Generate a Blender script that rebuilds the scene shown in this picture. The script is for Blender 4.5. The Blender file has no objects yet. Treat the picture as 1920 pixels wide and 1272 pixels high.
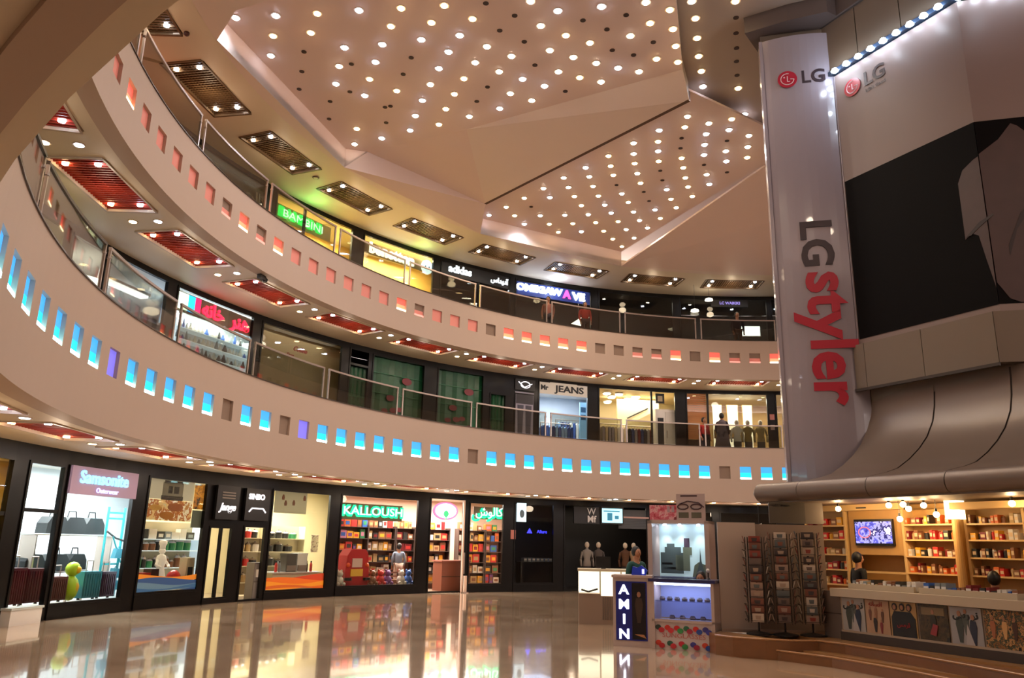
import bpy, bmesh, math, random
import numpy as np
from mathutils import Matrix, Vector
random.seed(7)
sc = bpy.context.scene
COL = sc.collection
R = math.radians
# ------------------------------------------------------------------ camera, world, exposure
F_PX, PITCH, ROLL, EYE = 1478.92, 0.255032, 0.02171, 1.6
cd = bpy.data.cameras.new('camera'); cam = bpy.data.objects.new('camera', cd); COL.objects.link(cam)
cd.sensor_width = 36.0; cd.lens = F_PX / 1920 * 36.0; cd.clip_start = .05; cd.clip_end = 200
fw = Vector((0, math.cos(PITCH), math.sin(PITCH))); rt = Vector((1, 0, 0)); up = Vector((0, -math.sin(PITCH), math.cos(PITCH)))
CR = math.cos(ROLL) * rt + math.sin(ROLL) * up; CU = -math.sin(ROLL) * rt + math.cos(ROLL) * up
mw = Matrix((CR, CU, -fw)).transposed().to_4x4(); mw.translation = (0, 0, EYE); cam.matrix_world = mw
sc.camera = cam
w = bpy.data.worlds.new('world'); sc.world = w; w.use_nodes = True
w.node_tree.nodes['Background'].inputs[0].default_value = (1.0, .84, .77, 1); w.node_tree.nodes['Background'].inputs[1].default_value = 4.2
sc.view_settings.view_transform = 'Standard'; sc.view_settings.look = 'None'; sc.view_settings.gamma = 1
sc.view_settings.use_curve_mapping = False; sc.view_settings.exposure = 0.72
cy_ = sc.cycles; cy_.max_bounces = 5; cy_.diffuse_bounces = 3; cy_.glossy_bounces = 3; cy_.transmission_bounces = 2; cy_.transparent_max_bounces = 8
cy_.caustics_reflective = False; cy_.caustics_refractive = False; cy_.sample_clamp_indirect = 4; cy_.use_adaptive_sampling = True; cy_.adaptive_threshold = .03
CX, CY = 8.517, 13.5506                      # middle of the round atrium
RB, RS = 14.88, 17.59                        # radius of the gallery edge, of the shop fronts
ZS = (3.25, 7.76, 11.73)                     # soffit heights of the three storeys
ZF = (0.0, 4.9, 8.88)                        # floor heights
ZB = ((3.215, 5.15), (7.66, 9.13))            # parapet bands
M_ATR, M_SOF, M_SHOP = 30.0, 17.0, 60.0       # lamp powers
# ------------------------------------------------------------------ small geometry toolkit
def ray(px, py):
    return fw + (px - 960) / F_PX * CR + (636 - py) / F_PX * CU
def onz(px, py, z):                          # where a sight line meets the level z
    d = ray(px, py); t = (z - EYE) / d.z; return Vector((d.x * t, d.y * t, z))
def onvert(px, py, p0, dr):                  # where it meets an upright plane through p0 along dr
    d = ray(px, py); n = Vector((dr[1], -dr[0])); t = (n.x * p0[0] + n.y * p0[1]) / (d.x * n.x + d.y * n.y); return Vector((d.x * t, d.y * t, EYE + d.z * t))
def polar(r, a, z): return Vector((CX + r * math.cos(R(a)), CY + r * math.sin(R(a)), z))
def lin(c): return c / 12.92 if c <= .04045 else ((c + .055) / 1.055) ** 2.4
def rgb(h): h = h.lstrip('#'); return tuple(lin(int(h[i:i + 2], 16) / 255) for i in (0, 2, 4)) + (1,)
MATS = {}
def mat(name, hexc='#808080', rough=.5, metal=0, emit=0, noise=0, nscale=6, spec=.5, coat=0, ecol=None):
    if name in MATS: return MATS[name]
    m = bpy.data.materials.new(name); m.use_nodes = True; nt = m.node_tree; b = nt.nodes['Principled BSDF']
    b.inputs['Base Color'].default_value = rgb(hexc); b.inputs['Roughness'].default_value = rough; b.inputs['Metallic'].default_value = metal
    b.inputs['Specular IOR Level'].default_value = spec; b.inputs['Coat Weight'].default_value = coat
    if emit: b.inputs['Emission Color'].default_value = rgb(ecol or hexc); b.inputs['Emission Strength'].default_value = emit
    if noise:
        tc = nt.nodes.new('ShaderNodeTexCoord'); n = nt.nodes.new('ShaderNodeTexNoise'); n.inputs['Scale'].default_value = nscale; n.inputs['Detail'].default_value = 4
        mx = nt.nodes.new('ShaderNodeMix'); mx.data_type = 'RGBA'; c = rgb(hexc)
        mx.inputs[6].default_value = tuple(max(0, v * (1 - noise)) for v in c[:3]) + (1,); mx.inputs[7].default_value = tuple(min(1, v * (1 + noise)) for v in c[:3]) + (1,)
        nt.links.new(tc.outputs['Object'], n.inputs['Vector']); nt.links.new(n.outputs[0], mx.inputs[0]); nt.links.new(mx.outputs[2], b.inputs['Base Color'])
    MATS[name] = m; return m
def photo(name, cols, scale=4, emit=0, stretch=(1, 1, 1), rough=.4):   # printed picture: blotches of the given colours
    if name in MATS: return MATS[name]
    m = mat(name, cols[0], rough); nt = m.node_tree; b = nt.nodes['Principled BSDF']
    tc = nt.nodes.new('ShaderNodeTexCoord'); mp = nt.nodes.new('ShaderNodeMapping'); mp.inputs['Scale'].default_value = stretch
    v = nt.nodes.new('ShaderNodeTexNoise'); v.inputs['Scale'].default_value = scale; v.inputs['Detail'].default_value = 5; v.inputs['Roughness'].default_value = .65
    cr = nt.nodes.new('ShaderNodeValToRGB'); cr.color_ramp.interpolation = 'CONSTANT'
    n = len(cols); lo, hi = .32, .68
    el = cr.color_ramp.elements
    el[0].position = 0; el[0].color = rgb(cols[0]); el[1].position = lo + (hi - lo) / n; el[1].color = rgb(cols[1 % n])
    for i in range(2, n):
        e = el.new(lo + (hi - lo) * i / n); e.color = rgb(cols[i])
    nt.links.new(tc.outputs['Object'], mp.inputs[0]); nt.links.new(mp.outputs[0], v.inputs['Vector']); nt.links.new(v.outputs[0], cr.inputs[0]); nt.links.new(cr.outputs[0], b.inputs['Base Color'])
    if emit: nt.links.new(cr.outputs[0], b.inputs['Emission Color']); b.inputs['Emission Strength'].default_value = emit
    return m
def glass(name, tint='#ffffff', gloss=.12, rough=.02):
    if name in MATS: return MATS[name]
    m = bpy.data.materials.new(name); m.use_nodes = True; nt = m.node_tree; nt.nodes.clear()
    o = nt.nodes.new('ShaderNodeOutputMaterial'); t = nt.nodes.new('ShaderNodeBsdfTransparent'); g = nt.nodes.new('ShaderNodeBsdfGlossy'); x = nt.nodes.new('ShaderNodeMixShader'); f = nt.nodes.new('ShaderNodeLayerWeight')
    f.inputs[0].default_value = .5; pw = nt.nodes.new('ShaderNodeMath'); pw.operation = 'POWER'; pw.inputs[1].default_value = 4.5; mt = nt.nodes.new('ShaderNodeMath'); mt.operation = 'MULTIPLY_ADD'; mt.inputs[1].default_value = 1 - gloss; mt.inputs[2].default_value = gloss
    t.inputs[0].default_value = rgb(tint); g.inputs['Roughness'].default_value = rough; g.inputs[0].default_value = (.9, .9, .9, 1)
    nt.links.new(f.outputs[1], pw.inputs[0]); nt.links.new(pw.outputs[0], mt.inputs[0]); nt.links.new(mt.outputs[0], x.inputs[0]); nt.links.new(t.outputs[0], x.inputs[1]); nt.links.new(g.outputs[0], x.inputs[2]); nt.links.new(x.outputs[0], o.inputs[0])
    MATS[name] = m; return m
def empty(name, loc=(0, 0, 0), rz=0):
    o = bpy.data.objects.new(name, None); o.location = loc; o.rotation_euler = (0, 0, rz); o.empty_display_size = .1; COL.objects.link(o); return o
def tag(o, label=None, cat=None, group=None, kind=None):
    if label: o['label'] = label
    if cat: o['category'] = cat
    if group: o['group'] = group
    if kind: o['kind'] = kind
    return o
def link(name, me, m, parent=None, loc=None, rz=None):
    o = bpy.data.objects.new(name, me)
    if m is not None and len(me.materials) == 0: me.materials.append(m)
    if parent: o.parent = parent
    if loc is not None: o.location = loc
    if rz is not None: o.rotation_euler = (0, 0, rz)
    COL.objects.link(o); return o
class G:
    def __init__(s): s.v = []; s.f = []
    def add(s, vs, fs):
        n = len(s.v); s.v += [tuple(p) for p in vs]; s.f += [tuple(n + i for i in f) for f in fs]; return s
    def hexa(s, p): return s.add(p, [(0, 3, 2, 1), (4, 5, 6, 7), (0, 1, 5, 4), (1, 2, 6, 5), (2, 3, 7, 6), (3, 0, 4, 7)])
    def box(s, x0, x1, y0, y1, z0, z1): return s.hexa([(x0, y0, z0), (x1, y0, z0), (x1, y1, z0), (x0, y1, z0), (x0, y0, z1), (x1, y0, z1), (x1, y1, z1), (x0, y1, z1)])
    def arc(s, r0, r1, a0, a1, z0, z1, step=2.3):
        n = max(1, int(math.ceil(abs(a1 - a0) / step)))
        for i in range(n):
            p, q = a0 + (a1 - a0) * i / n, a0 + (a1 - a0) * (i + 1) / n
            A, B, C, D = polar(r0, p, 0), polar(r1, p, 0), polar(r1, q, 0), polar(r0, q, 0)
            if q < p: A, B, C, D = D, C, B, A
            s.hexa([(a.x, a.y, z0) for a in (A, B, C, D)] + [(a.x, a.y, z1) for a in (A, B, C, D)])
        return s
    def pane(s, r0, r1, a0, a1, z0, z1, step=.5):   # curved pane with shared edges, for smooth shading
        n = max(2, int(math.ceil(abs(a1 - a0) / step))); P = [(r, a0 + (a1 - a0) * i / n) for r in (r0, r1) for i in range(n + 1)]
        vs = [polar(r, a, z) for z in (z0, z1) for r, a in P]; m = n + 1
        for q in (0, 1): s.add([vs[q * m + i + zz * 2 * m] for zz in (0, 1) for i in range(m)], [(i, i + 1, i + 1 + m, i + m) if q == 0 else (i + m, i + 1 + m, i + 1, i) for i in range(n)])
        return s
    def prism(s, pts, y0, y1):                # outline in x,z pushed through y
        n = len(pts); return s.add([(x, y0, z) for x, z in pts] + [(x, y1, z) for x, z in pts], [tuple(range(n)), tuple(range(2 * n - 1, n - 1, -1))] + [(i, i + n, (i + 1) % n + n, (i + 1) % n) for i in range(n)])
    def slab(s, pts, z0, z1):                 # outline in x,y pushed through z
        n = len(pts); return s.add([(p[0], p[1], z0) for p in pts] + [(p[0], p[1], z1) for p in pts], [tuple(range(n - 1, -1, -1)), tuple(range(n, 2 * n))] + [(i, (i + 1) % n, (i + 1) % n + n, i + n) for i in range(n)])
    def lathe(s, prof, x=0, y=0, n=14):
        m = len(prof); vs = [(x + r * math.cos(2 * math.pi * k / n), y + r * math.sin(2 * math.pi * k / n), z) for r, z in prof for k in range(n)]
        fs = [(i * n + k, i * n + (k + 1) % n, (i + 1) * n + (k + 1) % n, (i + 1) * n + k) for i in range(m - 1) for k in range(n)]
        return s.add(vs, fs + [tuple(range(n - 1, -1, -1)), tuple((m - 1) * n + k for k in range(n))])
    def ball(s, c, r, sx=1, sy=1, sz=1, n=10, m=7):
        return s.lathe_at(c, [(max(.02, math.sin(math.pi * i / m)) * r, -math.cos(math.pi * i / m) * r * sz) for i in range(m + 1)], n, sx, sy)
    def lathe_at(s, c, prof, n, sx, sy):
        k0 = len(s.v); s.lathe(prof, 0, 0, n)
        for i in range(k0, len(s.v)): v = s.v[i]; s.v[i] = (c[0] + v[0] * sx, c[1] + v[1] * sy, c[2] + v[2])
        return s
    def tube(s, pts, r, n=6):
        pts = [Vector(p) for p in pts]
        for a, b in zip(pts[:-1], pts[1:]):
            d = (b - a).normalized(); u = d.orthogonal().normalized(); v = d.cross(u)
            vs = [p + (u * math.cos(2 * math.pi * k / n) + v * math.sin(2 * math.pi * k / n)) * r for p in (a, b) for k in range(n)]
            s.add(vs, [(k, (k + 1) % n, (k + 1) % n + n, k + n) for k in range(n)] + [tuple(range(n - 1, -1, -1)), tuple(range(n, 2 * n))])
        return s
    def mesh(s, name='m', smooth=False):
        me = bpy.data.meshes.new(name); me.from_pydata(s.v, [], s.f)
        if smooth: me.polygons.foreach_set('use_smooth', [True] * len(me.polygons))
        me.update(); return me
    def build(s, name, m, parent=None, loc=None, rz=None, smooth=False): return link(name, s.mesh(name, smooth), m, parent, loc, rz)
def text(name, body, size, m, parent, x=0, y=0, z=0, ext=.012, bold=.0, align='CENTER', rot=0, sx=1, shear=0, loc=None, rz=None):
    cu = bpy.data.curves.new('t', 'FONT'); cu.body = body; cu.size = size; cu.extrude = ext; cu.offset = bold; cu.align_x = align; cu.align_y = 'CENTER'; cu.resolution_u = 3; cu.shear = shear
    t = bpy.data.objects.new('t', cu); COL.objects.link(t); me = bpy.data.meshes.new_from_object(t); bpy.data.objects.remove(t)
    me.transform(Matrix.Translation((x, y, z)) @ Matrix.Rotation(math.pi / 2, 4, 'X') @ Matrix.Rotation(rot, 4, 'Z') @ Matrix.Diagonal((sx, 1, 1, 1)))
    return link(name, me, m, parent, loc, rz)
def lamp(kind, loc, power, col=(1, .8, .62), size=.1, rot=None, sx=None, spot=None):
    l = bpy.data.lights.new('lamp', kind); l.energy = power; l.color = col
    if kind == 'AREA': l.shape = 'RECTANGLE'; l.size = sx or size; l.size_y = size
    else: l.shadow_soft_size = size
    if kind == 'SPOT': l.spot_size = spot or 2.4; l.spot_blend = .8
    o = bpy.data.objects.new('lamp', l); o.location = loc
    if rot: o.rotation_euler = rot
    COL.objects.link(o); return o
def RF(a): return R(a - 90)                   # turn of a local frame: x to the viewer's right, y outward, z up
ORD = 'first second third fourth fifth sixth seventh eighth ninth tenth eleventh twelfth thirteenth fourteenth fifteenth sixteenth seventeenth eighteenth nineteenth twentieth'.split()
def nth(i):
    if i < 20: return ORD[i]
    n = i + 1; t_ = 'twenty thirty forty fifty'.split()[n // 10 - 2]; tt = 'twentieth thirtieth fortieth fiftieth'.split()[n // 10 - 2]
    return tt if n % 10 == 0 else t_ + '-' + ORD[n % 10 - 1]
# materials of the setting
wallp = mat('paint_band', '#bba595', .55, noise=.03, nscale=.6)
soffp = mat('paint_soffit', '#e0d2bc', .5, noise=.03, nscale=.5)
ceilp = mat('paint_ceiling', '#e2cfc4', .6, noise=.03, nscale=.4)
bronze = mat('dark_bronze', '#0e0a08', .3, spec=.25)
steel = mat('brushed_steel', '#b3a49a', .3, .9)
darkrail = mat('dark_rail', '#4a4038', .3, .8)
warm = mat('lamp_warm', '#ffd9a0', .5, emit=22); cool = mat('lamp_cool', '#dce8ff', .5, emit=26); neutral = mat('lamp_neutral', '#fff2dc', .5, emit=24)
trimw = mat('lamp_trim', '#c9b7a8', .4); black = mat('black_plastic', '#120f0e', .4); white = mat('white_plastic', '#e8e4de', .4)
paneg = glass('shop_glass', '#f4f6f4', .03); railg = glass('rail_glass', '#dcdcd4', .07)

# ------------------------------------------------------------------ floor
def floor_mat():
    m = mat('marble_floor', '#a58a72', .09, spec=.9, coat=.6); nt = m.node_tree; b = nt.nodes['Principled BSDF']
    b.inputs['Coat Roughness'].default_value = .03
    tc = nt.nodes.new('ShaderNodeTexCoord'); n = nt.nodes.new('ShaderNodeTexNoise'); n.inputs['Scale'].default_value = .9; n.inputs['Detail'].default_value = 8
    n2 = nt.nodes.new('ShaderNodeTexNoise'); n2.inputs['Scale'].default_value = 9; n2.inputs['Detail'].default_value = 3
    cr = nt.nodes.new('ShaderNodeValToRGB'); cr.color_ramp.elements[0].color = rgb('#a88a6e'); cr.color_ramp.elements[1].color = rgb('#cdb398'); cr.color_ramp.elements[0].position = .3; cr.color_ramp.elements[1].position = .7
    bp = nt.nodes.new('ShaderNodeBump'); bp.inputs['Strength'].default_value = .012; bp.inputs['Distance'].default_value = .05
    nt.links.new(tc.outputs['Object'], n.inputs['Vector']); nt.links.new(tc.outputs['Object'], n2.inputs['Vector']); nt.links.new(n.outputs[0], cr.inputs[0]); nt.links.new(cr.outputs[0], b.inputs['Base Color'])
    nt.links.new(n2.outputs[0], bp.inputs['Height']); nt.links.new(bp.outputs[0], b.inputs['Normal']); return m
fl = G().slab([polar(21.5, a, 0) for a in range(0, 360, 6)], -.2, 0).build('floor', floor_mat()); tag(fl, kind='structure')
jm = mat('floor_joint', '#6b5442', .4)
jg = G()
# ------------------------------------------------------------------ parapet bands with their lit niches
STEP = 2.875; NW = 1.55                       # niche spacing and width in degrees
def band(level, name, first, count, nz0, nz1, rbot):
    z0, z1 = ZB[level]; g = G(); T = .30
    def rb(z, a):                              # the lower edge stands a little further out near the viewer
        k = max(0, min(1, (a - 202) / 12)) if level == 0 else 0
        return RB + k * .14 * (z1 - z) / (z1 - z0)
    cuts = []
    a = 60.0
    niches = [first + STEP * k for k in range(count)]
    edges = sorted([0.0, 360.0] + [x for n in niches for x in (n - NW / 2, n + NW / 2)])
    fine = []
    for p, q in zip(edges[:-1], edges[1:]):
        n = max(1, int(math.ceil((q - p) / 2.5)))
        fine += [(p + (q - p) * i / n, p + (q - p) * (i + 1) / n, any(abs((p + q) / 2 - c) < .1 for c in niches)) for i in range(n)]
    for p, q, isn in fine:
        for (lo, hi) in (((z0, nz0), (nz1, z1)) if isn else ((z0, z1),)):
            P = [polar(rb(lo, p), p, lo), polar(RB + T, p, lo), polar(RB + T, q, lo), polar(rb(lo, q), q, lo), polar(rb(hi, p), p, hi), polar(RB + T, p, hi), polar(RB + T, q, hi), polar(rb(hi, q), q, hi)]
            g.hexa(P)
    w_ = tag(g.build(name, wallp), kind='structure')
    return w_, niches
NB0 = band(0, 'wall_lower_band', 84.5 - STEP * 3, 57, 4.03, 4.47, RB)
NB1 = band(1, 'wall_upper_band', 85.2 - STEP * 3, 57, 8.29, 8.66, RB)
cy = mat('niche_cyan', '#0a90b8', .5, emit=1.0, ecol='#18ccff'); cyt = mat('niche_blue', '#2a68a0', .5, emit=.85, ecol='#3a9cf4'); cyl_ = mat('niche_lamp_cyan', '#b8fbff', .5, emit=5)
vi = mat('niche_violet', '#6a62c8', .5, emit=.8); orr = mat('niche_orange', '#ff7a58', .5, emit=1.1); ort = mat('niche_red', '#e8584a', .5, emit=.7); orl = mat('niche_lamp_orange', '#ffe2b0', .5, emit=3.5)
pk = mat('niche_pink', '#d08a7c', .6, emit=.12, ecol='#ff7a70'); offm = mat('niche_unlit', '#8d7666', .7); pkl = mat('niche_lamp_pink', '#f4a597', .6, emit=.5)
def niche(parent, a, z0, z1, back, top, strip):
    e = empty('niche', polar(RB + .07, a, z0), RF(a)); e.parent = parent
    wd = RB * R(NW) / 2 + .01; h = z1 - z0
    G().box(-wd, wd, -.012, .02, 0, h * .52).build('light_panel', back, e)
    G().box(-wd, wd, -.012, .02, h * .52, h).build('light_panel', top, e)  # upper tone paints how the niche light falls off above the strip
    if strip: G().box(-wd * .95, wd * .95, -.06, -.012, 0, .06).build('lamp_strip', strip, e)
# which niches of each band are unlit, violet, orange ... counted from the right end of the picture
b0 = {4: 'off', 17: 'off', 29: 'off', 27: 'vi', 32: 'off', 38: 'vi'}
lit1 = [0, 3, 5, 10, 11, 12, 13, 15, 16, 21, 27, 29, 38]
for i, a in enumerate(NB0[1]):
    k = i - 3
    s = {16: 'off', 3: 'off', 26: 'off', 25: 'vi', 29: 'off', 35: 'vi'}.get(k, 'on')
    niche(NB0[0], a, 4.03, 4.47, *( (cy, cyt, cyl_) if s == 'on' else (vi, vi, None) if s == 'vi' else (offm, offm, None)))
for i, a in enumerate(NB1[1]):
    k = i - 3
    if k in (0, 3, 5, 10, 11, 12, 14, 20, 27, 29, 36, 38, 13): s = (orr, ort, orl)
    elif k in (1, 2, 6, 7, 13, 19, 28, 30): s = (pk, offm, pkl)
    elif k in (4, 8, 9, 15): s = (offm, offm, None)
    else: s = (pk, pk, None)
    niche(NB1[0], a, 8.29, 8.66, *s)
lip = G(); lip.arc(RB - .02, RB + .3, 0, 360, ZB[0][1], ZB[0][1] + .02); tag(lip.build('trim_1', darkrail), kind='structure')
lip = G(); lip.arc(RB - .02, RB + .3, 0, 360, ZB[1][1], ZB[1][1] + .02); tag(lip.build('trim_2', darkrail), kind='structure')
# ------------------------------------------------------------------ gallery floors and soffits with recessed slatted panels
redslat = mat('red_slat', '#962c1a', .5); brslat = mat('brown_slat', '#6b5238', .5); recess = mat('recess_dark', '#5a1a12', .7); recb = mat('recess_brown', '#4a3a2a', .7)
glowr = mat('cove_strip', '#ffb070', .5, emit=2.2)
PAN = [84.6 + 11.45 * k for k in range(-1, 13)]     # centres of the panels; lamps pairs sit midway
def soffit(level, name):
    z = ZS[level]
    cen = [(90.2, 89.5, 89.6)[level] + 11.45 * k for k in range(-2, 11 if level == 0 else 13)]
    PW = 8.0; r0, r1 = 15.5, 16.5
    g = G(); ed = [0.0, 360.0]
    for c in cen: ed += [c - PW / 2, c + PW / 2]
    ed.sort()
    for p, q in zip(ed[:-1], ed[1:]):
        isn = any(abs((p + q) / 2 - c) < .2 for c in cen)
        if isn:
            g.arc(RB + .02, r0, p, q, z, z + .25); g.arc(r1, RS + .3, p, q, z, z + .25)
        else: g.arc(RB + .02, RS + .3, p, q, z, z + .25, 3)
    s = tag(g.build(name, soffp), kind='structure')
    sl = redslat if level < 2 else brslat; rc = recess if level < 2 else recb
    for ci, c in enumerate(cen):
        e = empty('slat_panel', polar(16, c, z), RF(c)); e.parent = s
        wd = 16 * R(PW) / 2
        G().box(-wd - .06, wd + .06, -.56, .56, .26, .30).build('backing', rc, e)
        fr = G()
        for (x0, x1, y0, y1) in ((-wd, wd, .46, .51), (-wd - .03, -wd + .02, -.5, .5), (wd - .02, wd + .03, -.5, .5), (-wd, wd, -.51, -.47)): fr.box(x0, x1, y0, y1, -.02, .05)
        fr.build('frame', trimw if level < 2 else brslat, e)
        gs = G(); n = 24 if level < 2 else 26
        for i in range(n):
            x = -wd + .05 + (2 * wd - .1) * i / (n - 1); gs.box(x - .014, x + .014, -.47, .47, .03, .10)
        m2 = 5 if level < 2 else 11
        for j in range(m2):
            y = -.42 + .84 * j / (m2 - 1); gs.box(-wd + .03, wd - .03, y - .01, y + .01, .05, .11)
        tag(gs.build('slats', sl, e), kind='stuff')
        if level < 2: G().box(-wd + .02, wd - .02, .38, .46, .2, .25).build('cove_strip', glowr, e)
        for x in (-wd + .28, wd - .28):
            for y in (-.28, .28):
                o = G().lathe([(.055, .0), (.055, .05)], x, y, 10).build('lamp_disc', (warm if y > 0 else cool) if level < 2 else (neutral if y > 0 else cool), e)
    for ci, c in enumerate(cen):
        if level < 2:
            for r_, m_ in ((15.75, cool), (16.28, warm)):
                e = empty('downlight', polar(r_, c + 5.72, z)); e.parent = s
                G().lathe([(.10, -.012), (.10, .0)], 0, 0, 14).build('trim_ring', trimw, e); G().lathe([(.07, -.018), (.07, -.012)], 0, 0, 12).build('lamp_disc', m_, e)
        if c > 80:
            col = ((1, .78, .56), (1, .80, .60), (1, .76, .50))[level]
            lamp('POINT', polar(16.0, c, z - .3), M_SOF * .38, col, .12)  # weak lamp added below each panel to brighten soffit and slats
            lamp('SPOT', polar(16.0, c, z - .06), M_SOF * (2.2, 2.0, 1.6)[level], col, .1, (0, 0, 0), spot=2.8)
    return s
for lv in range(3): soffit(lv, 'ceiling_gallery_%s' % ('ground', 'middle', 'top')[lv])
for lv in (1, 2):
    g = G(); g.arc(RB + .3, 21.2, 0, 360, ZF[lv] - .25, ZF[lv], 4); tag(g.build('floor_gallery_%s' % ('', 'middle', 'top')[lv], mat('gallery_tile', '#9c8672', .2)), kind='structure')
# ------------------------------------------------------------------ main star ceiling
ZC = 12.3
V = {k: polar(RB, a, 11.73) for k, a in enumerate((222.2, 199.3, 176.4, 153.5, 130.5, 107.6, 84.7, 61.8))}
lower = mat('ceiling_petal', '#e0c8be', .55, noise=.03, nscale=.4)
def at(v, z): return Vector((v.x, v.y, z))
g = G()
# flat ring between the round gallery edge and the straight-sided star
for k in range(7):
    a0 = 222.2 - 22.9 * k
    for i in range(8):
        p, q = a0 - 22.9 * i / 8, a0 - 22.9 * (i + 1) / 8
        P0 = V[k].lerp(V[k + 1], i / 8); P1 = V[k].lerp(V[k + 1], (i + 1) / 8)
        g.hexa([polar(RB + .025, p, 11.73), P0, P1, polar(RB + .025, q, 11.73), polar(RB + .025, p, 11.9), at(P0, 11.9), at(P1, 11.9), polar(RB + .025, q, 11.9)])
tag(g.build('ceiling_ring', ceilp), kind='structure')
def poly(name, pts, m, th=.06):
    pts = [Vector(p) for p in pts]; n = len(pts)
    return tag(G().add(pts + [p + Vector((0, 0, th)) for p in pts], [tuple(range(n)), tuple(range(2 * n - 1, n - 1, -1))] + [(i, i + n, (i + 1) % n + n, (i + 1) % n) for i in range(n)]).build(name, m), kind='structure')
a2 = onz(690, 285, ZC); a3 = onz(875, 243, ZC); a4 = onz(1280, 130, ZC); a5 = onz(1268, 0, ZC)
c1 = onz(910, 383, 12.02); c2 = onz(1292, 189, 12.02); b4 = onz(1430, 235, ZC); b5 = onz(1440, 303, ZC)
lipA = onz(442, 20, 11.73); inner = polar(4.2, 185, ZC)
poly('ceiling_petal_a', [at(V[2], ZC), at(V[3], ZC), a2, a3, a4, a5, inner, polar(9, 195, ZC), at(lipA, ZC)], lower)
poly('wall_petal_a', [V[2], V[3], at(V[3], ZC), at(V[2], ZC)], ceilp, .01)
poly('wall_petal_b', [V[3], a2, at(V[3], ZC)], ceilp, .01)
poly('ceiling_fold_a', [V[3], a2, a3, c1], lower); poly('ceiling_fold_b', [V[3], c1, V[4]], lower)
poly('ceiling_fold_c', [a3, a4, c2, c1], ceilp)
beam = G(); d_ = (c2 - c1).normalized(); n_ = Vector((d_.y, -d_.x, 0)) * .05
beam.hexa([c1 - n_, c2 - n_, c2 + n_, c1 + n_, at(c1 - n_, ZC), at(c2 - n_, ZC), at(c2 + n_, ZC), at(c1 + n_, ZC)]); tag(beam.build('trim_beam', mat('fold_edge_brown', '#5a4030', .7)), kind='structure')  # dark brown edge hanging below the fold
poly('ceiling_petal_b', [at(c1, ZC), at(V[4], ZC), at(V[5], ZC), b5, b4, at(c2, ZC)], lower)
poly('wall_petal_c', [V[4], V[5], at(V[5], ZC), at(V[4], ZC)], ceilp, .01)
poly('wall_petal_e', [V[4], at(V[4], ZC), at(c1, ZC), c1], ceilp, .01)
b5l = onz(1440, 308, 12.25)
poly('ceiling_fold_d', [V[5], b5l, polar(9, 84, 11.9), V[6]], lower)
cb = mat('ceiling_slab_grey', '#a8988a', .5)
ZD = 12.55
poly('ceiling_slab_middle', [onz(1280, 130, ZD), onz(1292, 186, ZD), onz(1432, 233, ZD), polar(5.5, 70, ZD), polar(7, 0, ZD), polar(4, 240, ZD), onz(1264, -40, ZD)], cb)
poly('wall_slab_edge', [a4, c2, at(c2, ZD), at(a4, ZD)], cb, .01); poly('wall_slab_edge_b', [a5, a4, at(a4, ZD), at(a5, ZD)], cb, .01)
poly('ceiling_petal_d', [lipA, V[2], V[1], V[0], polar(6, 222, 12.0)], ceilp)
poly('wall_petal_lip', [V[2], lipA, at(lipA, ZC), at(V[2], ZC)], ceilp, .01)
poly('ceiling_cover', [polar(23, a, 13.4) for a in range(0, 360, 15)], ceilp)
# ceiling spotlights: (x, y, tone) read off the photograph and set into the sloping or flat ceiling they belong to
SA = '442,33,c 517,29,c 595,25,w 673,19,c 512,67,w 583,61,w 508,104,c 646,89,c 636,124,n 630,157,c 752,15,w 733,49,w 717,83,c 704,116,c 693,148,w 684,179,c 833,10,w 809,42,w 790,74,c 744,170,w 886,35,w 862,66,c 841,97,c 823,128,c 807,158,n 792,188,c 779,217,c 769,244,c 669,241,w 665,270,n 716,259,c 913,87,n 891,117,n 870,147,w 852,176,w 836,204,w 823,233,w 959,105,n 936,134,n 880,218,n 957,175,n 937,203,c 995,2,n 1046,20,c 1128,12,c 1014,48,n 1061,66,w 1031,94,n 1106,80,w 1075,107,n 1047,134,n 980,148,c 1021,161,c 997,188,n 1087,145,w 1118,118,n 1159,127,c 1127,153,n 1182,67,n 1219,43,w 1211,4,n 1256,18,w 1262,54,w 1267,86,w 1271,116,w 1231,110,w 1198,134,n'
SB = '917,403,c 949,388,w 965,404,w 983,420,c 983,371,w 1019,353,n 1031,370,c 1013,404,n 1030,420,w 1047,435,w 1057,333,n 1066,351,n 1077,368,w 1090,385,w 1059,403,n 1074,419,w 1090,434,c 1098,314,c 1105,331,n 1112,349,w 1122,367,w 1134,384,c 1146,399,c 1103,402,n 1117,417,w 1132,433,w 1149,448,w 1141,292,w 1145,311,w 1150,328,w 1166,363,n 1178,379,w 1188,397,n 1159,415,w 1174,430,n 1189,446,n 1166,462,w 1188,268,n 1188,288,n 1190,306,w 1195,325,n 1201,343,w 1199,413,n 1214,427,n 1228,393,c 1238,409,w 1236,244,c 1234,265,w 1234,283,c 1235,302,w 1250,355,c 1258,373,w 1268,389,w 1289,218,n 1284,238,w 1278,296,w 1281,314,w 1285,333,w 1290,350,w 1298,368,w 1329,231,n 1324,251,c 1321,271,c 1320,290,c 1325,327,n 1330,345,c 1372,223,w 1367,243,c 1361,283,n 1362,302,c 1404,254,n 1402,275,n 1401,295,w'
SC = '1297,2,n 1304,34,w 1307,71,w 1310,105,w 1315,133,w 1318,162,c 1379,2,w 1384,165,w 1396,214,c'
HA = '570,97 566,134 561,167 619,190 617,223 656,172 659,120 722,201 732,199 724,230 771,108 756,139 911,6 965,29 937,57 983,78 1003,122 914,163 894,190 1093,38 1138,55 1174,28 1148,94 1225,79 1188,103 1060,171'
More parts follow.
